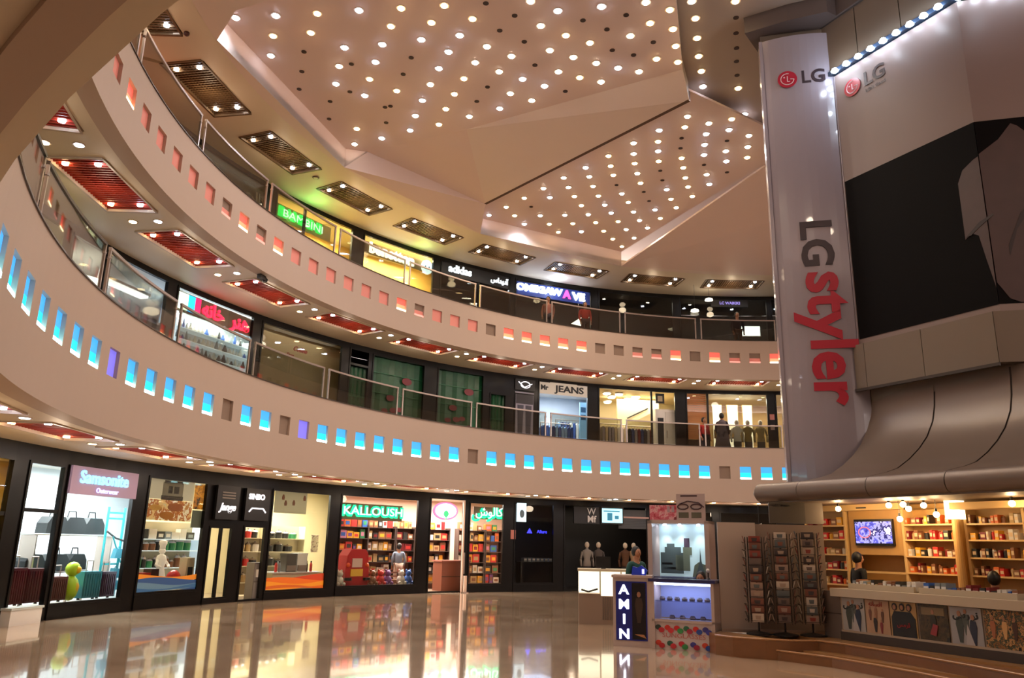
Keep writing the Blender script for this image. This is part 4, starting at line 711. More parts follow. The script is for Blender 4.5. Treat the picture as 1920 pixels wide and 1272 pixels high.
s = signbox(88.6, RS - .04, 11.42, 1.5, .3, black, 'black sign with dim violet small letters at the right of the upper gallery', d=.04); text('lettering', 'LC WAIKIKI', .16, glow('glow_dimviolet', '#8c80d0', .6), s, 0, -.05, 0, .01, .004)
lamp('POINT', polar(RS - .5, 148.8, 11.35), 7, (.25, 1, .2), .15); lamp('POINT', polar(RS - .5, 133.2, 11.4), 5, (.45, 1, .2), .15); lamp('POINT', polar(RS - .5, 113.2, 11.4), 14, (.55, .7, 1), .15)
lamp('POINT', polar(RS - .6, 172, 10.6), 7, (1, .25, .12), .2)
for k, (a, r, z) in enumerate(((92.3, 16.6, 11.2), (94.8, 16.2, 10.6))):
    e = ringthing('pendant_lamp', a, r, z, 'oval glowing pendant lamp, %s of two hanging at the right of the upper gallery' % ('upper', 'lower')[k], 'lamp', 'pendant lamps at the right of the upper gallery'); G().lathe([(.03, 0), (.16, .03), (.14, .09), (.04, .13)], 0, 0, 16).build('shade', glow('glow_pendant', '#ffeed0', 4), e); G().tube([(0, 0, .12), (0, 0, 11.73 - z)], .006).build('cord', black, e)
e = ringthing('display_light', 86.0, RS + .4, M2 + 1.25, 'white glowing display box at the right end of the upper gallery', 'light_box'); G().box(-.38, .38, -.1, .1, 0, .42).build('diffuser', glow('glow_box', '#f4fbff', 2.0), e); G().box(-.42, .42, -.12, .12, -.04, 0).build('tray', steel, e)
e = ringthing('sloped_light', 109.4, RS + .6, 10.35, 'bright sloping white light panel under the navy blue sign', 'lamp'); G().prism([(-.35, -.05), (.15, .3), (.45, .3), (.1, -.1)], 0, .04).build('diffuser', glow('glow_slope', '#fff8ec', 2.5), e); G().tube([(0, .06, .1), (0, .06, .9)], .015).build('stem', steel, e)
# round ceiling fittings and the small camera
e = ringthing('security_camera', 163.8, 15.05, 7.62, 'small black security camera under the lower edge of the upper band', 'camera'); G().tube([(0, 0, .14), (0, 0, 0)], .02).build('bracket', black, e); G().box(-.16, .06, -.05, .05, -.08, .02).build('camera_body', black, e); G().lathe_at((.1, 0, -.1), [(.05, 0), (.07, .06), (.02, .12)], 10, 1, 1).build('lens_hood', black, e)
p = onz(350, 63, 11.7); e = empty('smoke_detector', p); tag(e, 'small dark round detector on the top soffit at upper left', 'detector'); G().ball((0, 0, 0), .06).build('body', mat('detector', '#4a1c14', .5), e); G().lathe([(.04, .03), (.04, .06)], 0, 0, 8).build('base', trimw, e)
p = onz(592, 333, 11.72); e = empty('smoke_detector', p); tag(e, 'pale ring shaped fitting on the top soffit between two brown panels', 'detector'); G().lathe([(.09, -.02), (.1, 0)], 0, 0, 14).build('rim', brslat, e); G().lathe([(.06, -.03), (.07, -.02)], 0, 0, 12).build('face', soffp, e)

# ------------------------------------------------------------------ people
def person(x, y, z, rz, height, top, bottom, lab, hair='#0f0c0c', pose='stand', scarf=None, skinc='#a9765a'):
    """one continuous skinned body with neck, hands and feet; hair and clothes are children"""
    e = tag(empty('person', (x, y, z), rz), lab, 'person'); S = height / 1.75
    st = pose == 'walk'; f_ = .22 if st else .04
    J = {'pel': (0, 0, .95), 'chest': (0, .0, 1.25), 'neck': (0, .0, 1.46), 'head': (0, -.01, 1.60), 'top': (0, -.01, 1.70),
         'hl': (-.09, 0, .92), 'kl': (-.10, -f_, .5), 'al': (-.10, -f_ * .9, .08), 'tl': (-.10, -f_ - .14, .03), 'hr': (.09, 0, .92), 'kr': (.10, -.02 + f_ * .3, .5), 'ar': (.10, f_, .08), 'tr': (.10, f_ - .12, .03),
         'sl': (-.18, 0, 1.40), 'el': (-.24, .02, 1.13), 'wl': (-.22, -.1, .9), 'gl': (-.21, -.14, .82), 'sr': (.18, 0, 1.40), 'er': (.24, .02, 1.13), 'wr': (.22, -.1, .9), 'gr': (.21, -.14, .82)}
    E_ = [('pel', 'chest'), ('chest', 'neck'), ('neck', 'head'), ('head', 'top'), ('pel', 'hl'), ('hl', 'kl'), ('kl', 'al'), ('al', 'tl'), ('pel', 'hr'), ('hr', 'kr'), ('kr', 'ar'), ('ar', 'tr'), ('chest', 'sl'), ('sl', 'el'), ('el', 'wl'), ('wl', 'gl'), ('chest', 'sr'), ('sr', 'er'), ('er', 'wr'), ('wr', 'gr')]
    rad = dict(pel=.14, chest=.15, neck=.05, head=.092, top=.06, hl=.09, kl=.06, al=.042, tl=.03, hr=.09, kr=.06, ar=.042, tr=.03, sl=.062, el=.045, wl=.03, gl=.034, sr=.062, er=.045, wr=.03, gr=.034)
    def skinned(name, keys, mtl, k=1.0, levels=1):
        ks = list(keys); ix = {q: i for i, q in enumerate(ks)}
        me = bpy.data.meshes.new(name); me.from_pydata([tuple(c * S for c in J[q]) for q in ks], [(ix[a], ix[b]) for a, b in E_ if a in ix and b in ix], [])
        o = bpy.data.objects.new(name, me); COL.objects.link(o); mo = o.modifiers.new('s', 'SKIN'); me.skin_vertices[0].data[0].use_root = True
        for q in ks: r = rad[q] * S * k; me.skin_vertices[0].data[ix[q]].radius = (r, r * (.72 if q in ('chest', 'pel') else 1))
        su = o.modifiers.new('u', 'SUBSURF'); su.levels = levels
        dg = bpy.context.evaluated_depsgraph_get(); m2 = bpy.data.meshes.new_from_object(o.evaluated_get(dg)); bpy.data.objects.remove(o)
        m2.materials.clear(); m2.polygons.foreach_set('use_smooth', [True] * len(m2.polygons)); return link(name, m2, mtl, e)
    sk = mat('skin' + skinc, skinc, .6)
    skinned('body', J.keys(), sk)
    skinned('top_garment', ('pel', 'chest', 'sl', 'el', 'wl', 'sr', 'er', 'wr'), mat('cloth' + top, top, .85), 1.16)
    skinned('trousers', ('pel', 'hl', 'kl', 'al', 'hr', 'kr', 'ar'), mat('cloth' + bottom, bottom, .85), 1.18)
    g = G(); g.ball((0, .015 * S, 1.635 * S), .108 * S, .92, 1, 1.15, 12, 8); g.build('hair', mat('hair' + hair, hair, .5), e, smooth=True)
    g = G(); g.ball((0, -.045 * S, 1.61 * S), .082 * S, .9, .9, 1.2, 12, 8); g.ball((0, -.125 * S, 1.6 * S), .014 * S, 1, 1, 1.6, 6, 4); g.build('face', sk, e, smooth=True)
    g = G(); [g.ball((s_ * .03 * S, -.117 * S, 1.63 * S), .009 * S, 1.3, 1, 1, 6, 4) for s_ in (-1, 1)]; g.box(-.022 * S, .022 * S, -.118 * S, -.11 * S, 1.563 * S, 1.57 * S); g.build('face_features', mat('feature_dark', '#2a1210', .6), e)
    g = G()
    for s_ in (-1, 1):
        for j in range(4): g.tube([((s_ * .21 + (j - 1.5) * .016) * S, -.145 * S, .81 * S), ((s_ * .21 + (j - 1.5) * .017) * S, -.16 * S, .745 * S)], .0085 * S, 5)
        g.tube([((s_ * .19) * S, -.16 * S, .84 * S), ((s_ * .175) * S, -.18 * S, .79 * S)], .009 * S, 5)
    g.build('fingers', sk, e)
    for s_, q in ((-1, 'tl'), (1, 'tr')):
        p = J[q]; G().lathe_at((p[0] * S, (p[1] + .05) * S, 0), [(.05 * S, 0), (.055 * S, .04 * S), (.03 * S, .08 * S)], 10, .9, 2.0).build('shoe', black, e, smooth=True)
    if scarf:
        G().lathe_at((0, 0, 0), [(.33 * S, .35 * S), (.24 * S, .8 * S), (.19 * S, 1.2 * S), (.2 * S, 1.38 * S), (.08 * S, 1.48 * S)], 16, 1, .7).build('robe', mat('cloth' + scarf, scarf, .85), e, smooth=True)
    return e
def rp(a, r): p = polar(r, a, 0); return p.x, p.y
x, y = rp(91.7, 16.2); person(x, y, M1, R(150), 1.72, '#3a3038', '#4a4048', 'person with black hair and a long grey coat walking on the lower gallery', pose='walk', scarf='#574c54')
x, y = rp(93.7, 16.6); person(x, y, M1, R(20), 1.6, '#a82a24', '#2a2428', 'person in a red top on the lower gallery left of the grey coat walker')
x, y = rp(111.4, 15.9); person(x, y, M2, R(10), 1.62, '#b02c22', '#3a1c1c', 'person in a bright red top behind the upper railing under the navy sign')
x, y = rp(117.0, 15.9); person(x, y, M2, R(-10), 1.6, '#8c5648', '#2e2428', 'person in a dusty pink top on the upper gallery near the pale letters')
x, y = rp(89.2, 15.9); person(x, y, M2, R(0), 1.68, '#2c1c28', '#5a3c2c', 'person in a dark plum jacket at the right end of the upper gallery')
x, y = rp(skew(132.9, RS + 1.1), RS + 1.1); person(x, y, .02, R(200), 1.55, '#8490a4', '#d0b8a8', 'person in a grey blue shirt standing in the toy shop window')
person(2.62, 16.6, 0, R(30), 1.62, '#1c4a48', '#18181c', 'person in dark green clothing standing behind the glowing white counter')
# ------------------------------------------------------------------ wooden platform and steps
woodc = ('#94683c', '#a07446', '#886034', '#aa7e4e')
def wood(i): return mat('plank' + woodc[i % 4], woodc[i % 4], .28, noise=.22, nscale=3, coat=.3)
P0 = Vector((5.152, 12.795)); D = Vector((.46, -.888)).normalized(); N = Vector((-D.y * -1, 0))
D = Vector((.46, -.888)); D.normalize(); N = Vector((-.888, -.46)); N.normalize()
FA = math.atan2(D.y, D.x)                    # turn of the kiosk facade: x along it, y inwards
def fac(s, inn, z=0): p = P0 + D * s - N * inn; return Vector((p.x, p.y, z))
def step_(name, pts, z0, z1, n0, lab, kind=None):
    e = tag(empty(name, (0, 0, 0)), kind='structure')
    G().slab(pts, z0, z1 - .03).build('riser', mat('riser_wood', '#7c5232', .35, noise=.15), e); return e
upper = [(3.30, 13.18), (3.5, 12.92), (3.95, 12.72), (4.28, 12.62), (4.72, 12.66), (4.98, 12.3), (5.40, 11.3), (5.85, 9.7), (6.3, 8.0), (9.6, 8.6), (9.6, 17.0), (4.1, 16.6), (3.2, 14.4)]
lowr = [(3.98, 12.86), (4.14, 12.62), (4.66, 12.02), (5.0, 11.3), (5.24, 10.7), (5.62, 9.4), (5.98, 8.0), (6.4, 8.0), (5.6, 11.0), (5.0, 12.6), (4.6, 12.7)]
up_ = step_('floor_platform', upper, 0, .30, 0, ''); lo_ = step_('floor_step', lowr, 0, .15, 0, '')
def planks(parent, pts, z, wdt, dirv):
    """cut the outline into planks running along dirv"""
    bm = None; dv = Vector(dirv).normalized(); nv = Vector((-dv.y, dv.x)); vals = [Vector(p).dot(nv) for p in pts]; lo, hi = min(vals), max(vals); k = 0; t = lo
    while t < hi:
        bm = bmesh.new(); vs = [bm.verts.new((p[0], p[1], 0)) for p in pts]; bm.faces.new(vs)
        for c, sgn in ((t + .004, -1), (min(t + wdt, hi) - .004, 1)):
            bmesh.ops.bisect_plane(bm, geom=bm.verts[:] + bm.edges[:] + bm.faces[:], plane_co=(nv.x * c, nv.y * c, 0), plane_no=(nv.x * sgn, nv.y * sgn, 0), clear_outer=True)
        for f in list(bm.faces):
            q = [(v.co.x, v.co.y) for v in f.verts]
            if len(q) >= 3:
                if f.normal.z < 0: q.reverse()
                G().slab(q, z - .03, z).build('plank', wood(k), parent)
        bm.free(); t += wdt; k += 1
planks(up_, upper, .30, .24, D); planks(lo_, lowr, .15, .16, D)
nos = G()
for pts, z in ((upper[:9], .30), (lowr[:7], .15)):
    for a, b in zip(pts[:-1], pts[1:]): nos.tube([(a[0], a[1], z - .012), (b[0], b[1], z - .012)], .014, 6)
tag(nos.build('trim_step_nosing', mat('nosing', '#a87a50', .3)), kind='structure')

# ------------------------------------------------------------------ tower with the wrapped advertising faces
T = fac(-.60, 1.92); T2 = Vector((T.x, T.y)); L2 = T2 - Vector((.968, -.25)) * 1.5
K2 = T2 + D * 2.62; M2v = K2 + Vector((.96, -.27)) * 1.6
wrap = mat('wrap_white', '#9a9099', .22, spec=.6, coat=.35); wrapf = mat('wrap_face', '#8a7874', .4, spec=.35); clad = mat('cladding_beige', '#746659', .35, .15); cladd = mat('cladding_dark', '#574a46', .5); seam = mat('seam_dark', '#3a302c', .6)
ZT = 12.25
tw = tag(empty('wall_tower', (0, 0, 0)), kind='structure')
back = [(10.8, 12.6), (11.4, 15.6), (8.6, 17.6), (6.2, 16.4)]
G().slab([tuple(L2), tuple(T2 + Vector((.968, -.25)) * .0), tuple(K2 + Vector((.02, .02))), tuple(M2v)] + back, 2.5, ZT).build('core', clad, tw)
lf = empty('wrap_panel', (L2.x, L2.y, 0), math.atan2(-.25, .968)); lf.parent = tw; LW = 1.5
# wrapped left face, bulging outward at the top and rolling in at its left edge
g = G(); n = 10
def lprof(x): return -.03 - .12 * math.sin(math.pi * min(1, x / LW)) ** .8
zs = [2.74, 4.2, 6, 8, 10, 11.6, 12.0]
for i in range(n):
    x0, x1 = LW * i / n, LW * (i + 1) / n
    for za, zb in zip(zs[:-1], zs[1:]): g.add([(x0, lprof(x0), za), (x1, lprof(x1), za), (x1, lprof(x1), zb), (x0, lprof(x0), zb)], [(0, 1, 2, 3)])
g.build('wrap', wrap, lf, smooth=True)
G().box(-.03, .03, -.06, .3, 2.74, 12.0).build('edge_trim', wrap, lf)
red = mat('logo_red', '#b02238', .35); dark = mat('logo_dark', '#3a2e34', .35); wink = mat('logo_white', '#e0c8cc', .35)
def logo(parent, x, z, r, y, ts, sub=False, sx=1):
    G().prism([(x + r * math.cos(k * math.pi / 16), z + r * math.sin(k * math.pi / 16)) for k in range(32)], y - .012, y).build('emblem_disc', red, parent)
    q = r * .68; G().tube([(x + q * math.cos(t), y - .014, z + q * math.sin(t)) for t in [R(d_) for d_ in range(75, 375, 20)]] + [(x + .3 * r, y - .014, z)], r * .05, 5).build('emblem_ring', wink, parent)
    G().tube([(x, y - .014, z + r * .35), (x, y - .014, z - r * .3), (x + r * .25, y - .014, z - r * .3)], r * .05, 5).build('emblem_stroke', wink, parent)
    G().prism([(x - r * .32 + r * .09 * math.cos(k * .785), z + r * .22 + r * .09 * math.sin(k * .785)) for k in range(8)], y - .02, y - .01).build('emblem_dot', wink, parent)
    text('lettering', 'LG', ts, dark, parent, x + r * 1.35, y, z + r * .02, .003, ts * .022, align='LEFT', sx=sx)
    if sub: text('lettering', "Life's Good", ts * .24, dark, parent, x + r * 1.5, y, z - r * 1.25, .002, 0, align='LEFT', sx=sx)
logo(lf, LW - 1.03, 10.98, .19, lprof(.5) - .01, .40)
text('lettering', 'LG', .80, dark, lf, LW - .75, lprof(.6) - .015, 7.36, .008, .022, rot=-math.pi / 2)
text('lettering', 'styler', 1.14, red, lf, LW - .60, lprof(.6) - .015, 5.50, .008, .03, rot=-math.pi / 2)
# advertising board on the long face
bb = tag(empty('advertising_board', (T2.x, T2.y, 0), FA), 'huge white advertising board with a dark picture and round red logo above the book kiosk', 'billboard')
BW = 2.62; y0 = -.16
G().box(-.0, BW, y0, -.0, 5.3, 10.95).build('board', wrapf, bb); G().box(-.02, .0, y0 - .01, 0, 5.3, 10.95).build('edge_trim', wrap, bb)
k2 = math.atan2(-.27, .96) - FA                # the second face turns towards the viewer
kx = BW; c_, s_n = math.cos(k2), math.sin(k2)
def face2(u, off, z): return (kx + u * c_ + (y0 - off) * 0 - off * -s_n * -1 * 0 + 0, y0 - off * c_ + u * s_n, z)
def f2(pts, th, name, m):                     # flat print on the second face
    g = G(); n = len(pts); g.add([(kx + u * c_ + th * s_n, y0 + u * s_n - th * c_, z) for u, z in pts] + [(kx + u * c_, y0 + u * s_n, z) for u, z in pts], [tuple(range(n)), tuple(range(2 * n - 1, n - 1, -1))] + [(i, i + n, (i + 1) % n + n, (i + 1) % n) for i in range(n)]); return g.build(name, m, bb)
f2([(0, 5.3), (2.2, 5.3), (2.2, 10.95), (0, 10.95)], .0 + .001, 'board', wrapf)
pic = mat('print_black', '#0a0607', .6, spec=.08); sh = mat('print_shirt', '#44302f', .45, noise=.25, nscale=2.5); shd = mat('print_fold', '#2a1c1e', .5)
G().prism([(.02, 5.42), (BW, 5.42), (BW, 8.60), (.02, 8.60)], y0 - .012, y0).build('dark_picture', pic, bb)
f2([(0, 5.42), (2.2, 5.42), (2.2, 8.60), (0, 8.60)], .012, 'dark_picture', pic)
def bpx(px, py): q = onvert(px, py, (T2 + N * .17), D); v = Vector((q.x, q.y)) - T2; return (v.dot(D), q.z)
def bpx2(px, py):
    d2 = Vector((.96, -.27)); o_ = K2 + N * .17; q = onvert(px, py, o_, d2); v = Vector((q.x, q.y)) - o_; return (v.dot(d2), q.z)
shirt1 = [bpx(*p) for p in ((1852, 286), (1825, 300), (1805, 320), (1797, 345), (1803, 390), (1811, 450), (1822, 438), (1836, 442), (1850, 485), (1884, 535))]
shirt1 = [(min(x, BW), z) for x, z in shirt1]
G().prism(shirt1, y0 - .02, y0 - .012).build('printed_sleeve', sh, bb)
shirt2 = [bpx2(*p) for p in ((1832, 290), (1870, 262), (1893, 232), (1905, 236), (1925, 250), (1975, 262), (2150, 330), (2150, 600), (1915, 572), (1893, 560), (1868, 530))]
shirt2 = [(min(max(x, 0), 2.19), max(z, 5.43)) for x, z in shirt2]
f2(shirt2, .02, 'printed_shoulder', sh)
f2([(max(0, x), z) for x, z in [bpx2(*p) for p in ((1912, 400), (1930, 380), (1935, 386), (1906, 430), (1893, 480), (1890, 460))]], .026, 'printed_fold', shd)
G().prism([bpx(*p) for p in ((1812, 446), (1836, 418), (1862, 400), (1864, 403), (1840, 424), (1822, 442))], y0 - .026, y0 - .02).build('printed_fold', shd, bb)
logo(bb, .40, 10.48, .185, y0 - .012, .40, True, 1.0)
# led bar
lb = tag(empty('led_light_bar', (T2.x, T2.y, 10.97), FA), 'row of blazing cold white leds along the top edge of the advertising board', 'light')
G().box(-.35, BW + .1, y0 - .08, .0, 0, .09).build('bar', mat('bar_blue', '#2c3c54', .4), lb)
led = glow('led_white', '#d8ecff', 16)
for k in range(9): G().lathe_at((.12 + k * .28, y0 - .13, -.04), [(.035, 0), (.075, .03), (.05, .08)], 10, 1, 1).build('led', led, lb)
for k in range(5):
    u = .12 + k * .28; G().lathe_at((kx + u * c_, y0 + u * s_n - .13, -.04), [(.035, 0), (.075, .03), (.05, .08)], 10, 1, 1).build('led', led, lb)
g = G(); g.hexa([(kx, y0 - .08, 0), (kx + 2.2 * c_, y0 - .08 + 2.2 * s_n, 0), (kx + 2.2 * c_, y0 + 2.2 * s_n + .1, 0), (kx, y0 + .1, 0), (kx, y0 - .08, .09), (kx + 2.2 * c_, y0 - .08 + 2.2 * s_n, .09), (kx + 2.2 * c_, y0 + 2.2 * s_n + .1, .09), (kx, y0 + .1, .09)]); g.build('bar', mat('bar_blue', '#2c3c54', .4), lb)
def faw(x, y, z): p = T2 + D * x - N * y; return (p.x, p.y, z)
for k in range(3): lamp('POINT', faw(.3 + k * .9, y0 - .3, 10.85), 4.5, (.75, .86, 1), .05)
lamp('POINT', faw(BW + .8, y0 - .1, 10.9), 4, (.75, .86, 1), .05)
# cladding above the led bar, panels with seams
cl = empty('cladding', (T2.x, T2.y, 11.06), FA); cl.parent = tw; cl.location = (T2.x, T2.y, 11.06)
for k in range(4): G().box(-.32 + k * .95, -.32 + k * .95 + .93, -.2, .0, 0, 1.15).build('panel', clad, cl)
G().box(-.36, 3.6, -.23, -.18, 1.1, 1.2).build('top_rail', seam, cl)
cap = G(); cap.slab([tuple(L2 + Vector((-.35, -.1))), tuple(L2 + Vector((.4, -.55))), tuple(T2 + Vector((-.35, -.48))), tuple(T2 + Vector((-.12, -.36))), tuple(K2 + N * .3), tuple(M2v + Vector((.2, -.5)))] + back, ZT - .08, ZT + .3); cap.build('cap', cladd, tw)
# ledge below the board
ld = tag(empty('trim_ledge', (T2.x, T2.y, 0), FA), kind='structure'); 
for k, (a, b) in enumerate(((-.06, .16), (.17, 1.30), (1.31, 2.55))): G().box(a, b, -.26, .0, 4.48, 5.30).build('panel', clad, ld)
g = G(); g.hexa([(2.56, -.26, 4.48), (2.56 + 2 * c_, -.26 + 2 * s_n, 4.48), (2.56 + 2 * c_, 2 * s_n, 4.48), (2.56, 0, 4.48), (2.56, -.26, 5.3), (2.56 + 2 * c_, -.26 + 2 * s_n, 5.3), (2.56 + 2 * c_, 2 * s_n, 5.3), (2.56, 0, 5.3)]); g.build('panel', clad, ld)
G().box(-.08, 2.56, -.28, -.24, 4.43, 4.48).build('lower_edge', seam, ld)
# flare that sweeps out from the ledge to the canopy: profile measured as (distance in from the canopy front, height)
prof = [(1.93, 4.46), (1.92, 4.25), (1.88, 4.0), (1.79, 3.74), (1.60, 3.47), (1.37, 3.26), (1.08, 3.06), (.78, 2.90), (.5, 2.82), (.26, 2.77), (.08, 2.73)]
flr = tag(empty('wall_flare', (P0.x, P0.y, 0), FA), kind='structure')
flm = mat('flare_panel', '#74645a', .32, .15)
for (a, b) in ((-.63, .645), (.675, 1.93), (1.96, 3.29), (3.32, 4.7)):
    n = len(prof); V_ = []
    for dx in (0, .03):
        V_ += [(x, q_ + dx, h_ - dx * .5) for q_, h_ in prof for x in (a, b)]
    g = G().add(V_, [(2 * i + 2, 2 * i + 3, 2 * i + 1, 2 * i) for i in range(n - 1)] + [(2 * n + 2 * i, 2 * n + 2 * i + 1, 2 * n + 2 * i + 3, 2 * n + 2 * i + 2) for i in range(n - 1)])
    g.build('panel', flm, flr, smooth=True)
# canopy: rounded metal fascia in segments
n = len(prof); V_ = [(x, q_ + .012 + dx, h_ - .012 - dx) for dx in (0, .03) for q_, h_ in prof for x in (-.6, 4.6)]
G().add(V_, [(2 * i + 2, 2 * i + 3, 2 * i + 1, 2 * i) for i in range(n - 1)]).build('joint_backing', seam, flr, smooth=True)
cn = tag(empty('ceiling_canopy', (P0.x, P0.y, 0), FA), kind='structure'); cm = mat('canopy_metal', '#74645a', .35, .25)
pr = [(.13 - .15 * math.sin(R(t)), 2.58 - .16 * math.cos(R(t))) for t in range(0, 181, 18)] + [(.3, 2.75)]
for (a, b) in ((-1.66, -.7), (-.688, .66), (.672, 1.95), (1.962, 3.3), (3.312, 4.7)):
    g = G(); n = len(pr); g.add([(a, y, z) for y, z in pr] + [(b, y, z) for y, z in pr], [(i, i + 1, i + 1 + n, i + n) for i in range(n - 1)]); g.build('fascia', cm, cn, smooth=True)
G().box(-1.66, 4.7, .1, 2.2, 2.40, 2.44).build('underside', mat('canopy_under', '#6a5848', .5), cn)
n = len(pr); G().add([(-1.66, y, z) for y, z in pr] + [(-1.78, .13 + (y - .13) * .35, 2.58 + (z - 2.58) * .35) for y, z in pr], [(i, i + 1, i + 1 + n, i + n) for i in range(n - 1)] + [tuple(range(n, 2 * n))]).build('end_cap', cm, cn)
# ------------------------------------------------------------------ book and snack kiosk
ZP = .30
kw = tag(empty('wall_kiosk', (P0.x, P0.y, 0), FA), kind='structure'); pine = mat('pine_board', '#c89858', .5, noise=.12, nscale=4); pinel = mat('pine_light', '#dcb478', .5)
G().box(-2.1, 4.6, 1.85, 1.95, ZP, 2.42).build('back_wall', pine, kw); G().box(-.12, -.02, .25, .9, ZP, 1.0).build('return_panel', mat('panel_greige', '#6f6058', .5), kw)
G().box(-.42, .0, .1, .16, ZP, 1.0).build('front_panel', mat('panel_greige', '#6f6058', .5), kw); G().box(-.42, .0, .09, .1, .66, .67).build('joint', seam, kw)
ct = tag(empty('sales_counter', (P0.x, P0.y, 0), FA), 'long pale kiosk counter with a thick top and posters on its front', 'counter')
G().box(0, 4.4, .02, .5, ZP + .12, .92).build('body', mat('counter_pale', '#a08c78', .5), ct); G().box(-.12, 4.5, -.06, .62, .93, 1.05).build('counter_top', mat('counter_top', '#b4a28c', .35), ct); G().box(-.02, 4.4, -.01, .4, ZP, ZP + .12).build('kickboard', mat('kick_dark', '#3a2e28', .5), ct); G().box(0, 4.4, -.005, .02, ZP + .12, ZP + .15).build('ledge', mat('counter_pale', '#a08c78', .5), ct)
def fthing(name, s, inn, z, lab, cat, group=None): p = fac(s, inn, z); return tag(empty(name, p, FA), lab, cat, group)
pz0, pz1 = ZP + .15, .92; ph = pz1 - pz0
def kposter(s0, wd, m, lab):
    e = fthing('poster', s0 + wd / 2, .01, pz0, lab, 'poster', None); return G().box(-wd / 2, wd / 2, -.01, .0, 0, ph).build('sheet', m, e)
inks = lambda c: mat('ink' + c, c, .5)
def figure(e, x, z0_, h, cl_, y=-.016):       # small printed figure: clothes, head
    G().prism([(x - .05 * h, z0_), (x + .05 * h, z0_), (x + .13 * h, z0_ + .55 * h), (x + .09 * h, z0_ + .76 * h), (x - .09 * h, z0_ + .76 * h), (x - .13 * h, z0_ + .55 * h)], y, y + .004).build('printed_figure', inks(cl_), e)
    G().prism([(x + .065 * h * math.cos(k * .785), z0_ + .87 * h + .09 * h * math.sin(k * .785)) for k in range(8)], y - .002, y + .002).build('printed_head', inks('#9a6a50'), e)
paper = mat('poster_grey', '#9a9490', .5)
def legs(e, w_):
    text('lettering', 'نورس'[::-1] if False else 'ﺱﺭﻮﻧ', .13, inks('#1c181a'), e, 0, -.014, ph - .1, .002, .004, sx=1.2)
    figure(e, -w_ * .2, .02, .42, '#3a3f3c'); figure(e, w_ * .22, .0, .4, '#23283a'); figure(e, 0, .12, .34, '#4c504c'); G().prism([(-.02, 0), (.1, 0), (.02, .26)], -.02, -.014).build('printed_triangle', inks('#a8a0a0'), e)
e = kposter(.04, .40, paper, 'grey poster with two striding figures, at the left end of the counter front'); legs(e, .40)
e = kposter(.46, .40, mat('poster_tan', '#a88468', .5), 'tan poster with red heading and several small faces, second on the counter front'); text('lettering', 'ﻪﻧﺎﺴﻓﺍ', .09, inks('#8a2418'), e, -.02, -.014, ph - .06, .002, .002)
for k, (x, z) in enumerate(((-.12, .28), (-.02, .3), (.09, .26))): figure(e, x, z - .1, .2, ('#6a4030', '#8a5c40', '#5c3c2c')[k])
figure(e, -.04, .02, .26, '#2c2020'); figure(e, .06, .01, .2, '#7a2c30')
e = kposter(.88, .42, mat('poster_ochre', '#a07c4c', .5), 'ochre poster of three people in black robes, third on the counter front'); G().prism([(-.19, 0), (.19, 0), (.19, .25), (.12, .34), (-.14, .34), (-.19, .26)], -.016, -.01).build('printed_robes', inks('#141216'), e)
for x in (-.13, -.01, .1): G().prism([(x + .045 * math.cos(k * .785), .4 + .055 * math.sin(k * .785)) for k in range(8)], -.018, -.012).build('printed_hair', inks('#1c1414'), e); G().prism([(x + .026 * math.cos(k * .785), .395 + .035 * math.sin(k * .785)) for k in range(8)], -.022, -.016).build('printed_face', inks('#9a6a50'), e)
text('lettering', 'ﺲﻣﺮﻗ', .08, inks('#8a1c1c'), e, 0, -.02, .16, .002, .002)
e = kposter(1.33, .44, photo('poster_forest', ['#241a14', '#3a2c1c', '#4a3824', '#1c1814'], 8), 'dark brown poster with one bearded figure holding a red shape, fourth on the counter front'); figure(e, 0, .06, .36, '#2c2820'); G().prism([(-.06, .08), (.03, .06), (.07, .2), (.0, .22)], -.022, -.016).build('printed_cloth', inks('#8a2c30'), e); G().box(-.17, .17, -.014, -.01, .33, .43).build('printed_title', inks('#7a6444'), e)
e = kposter(1.80, .44, mat('poster_grey2', '#949090', .5), 'grey poster with two striding figures, fifth on the counter front'); legs(e, .44)
e = kposter(2.27, .52, photo('poster_crowd', ['#2a2018', '#8a5c30', '#3a4030', '#b48450', '#141210'], 10), 'busy brown and gold crowd poster at the right end of the counter front'); text('lettering', 'ﺭﻮﻧ', .1, inks('#c09058'), e, .05, -.014, .1, .002, .002)
for k, (x, c) in enumerate(((-.15, '#a06040'), (.0, '#c89860'), (.13, '#4a2c20'))): figure(e, x, .12, .28, c)
# goods trays on the counter
def tray(s0, wd, z, lab, cols, where, seed):
    e = fthing('goods_tray', s0 + wd / 2, .12, z, lab, 'tray'); tm = mat('tray_cream', '#b8a890', .5)
    G().box(-wd / 2, wd / 2, -.02, .3, 0, .015).build('base', tm, e)
    for a_ in ((-wd / 2, wd / 2, -.03, -.015, 0, .08), (-wd / 2, wd / 2, .285, .3, 0, .08), (-wd / 2 - .012, -wd / 2, -.03, .3, 0, .08), (wd / 2, wd / 2 + .012, -.03, .3, 0, .08)): G().box(*a_).build('side', tm, e)
    q = random.Random(seed); k = 0; x = -wd / 2 + .03
    while x < wd / 2 - .05:
        w2 = q.uniform(.045, .09); c = q.choice(cols); h = q.uniform(.09, .16)
        t = fthing('snack_packet', s0 + wd / 2, .12, z, '%s packet, %s from the left in the %s' % (CN[c], nth(k), where), 'packet', 'packets in the %s' % where); G().prism([(x, .02), (x + w2, .02), (x + w2 * .95, h), (x + w2 * .1, h * .96)], .02, .24).build('wrapper', mat('goods' + c, c, .4), t); G().box(x + .008, x + w2 - .008, .015, .02, .04, h * .7).build('label', white, t); x += w2 + .008; k += 1
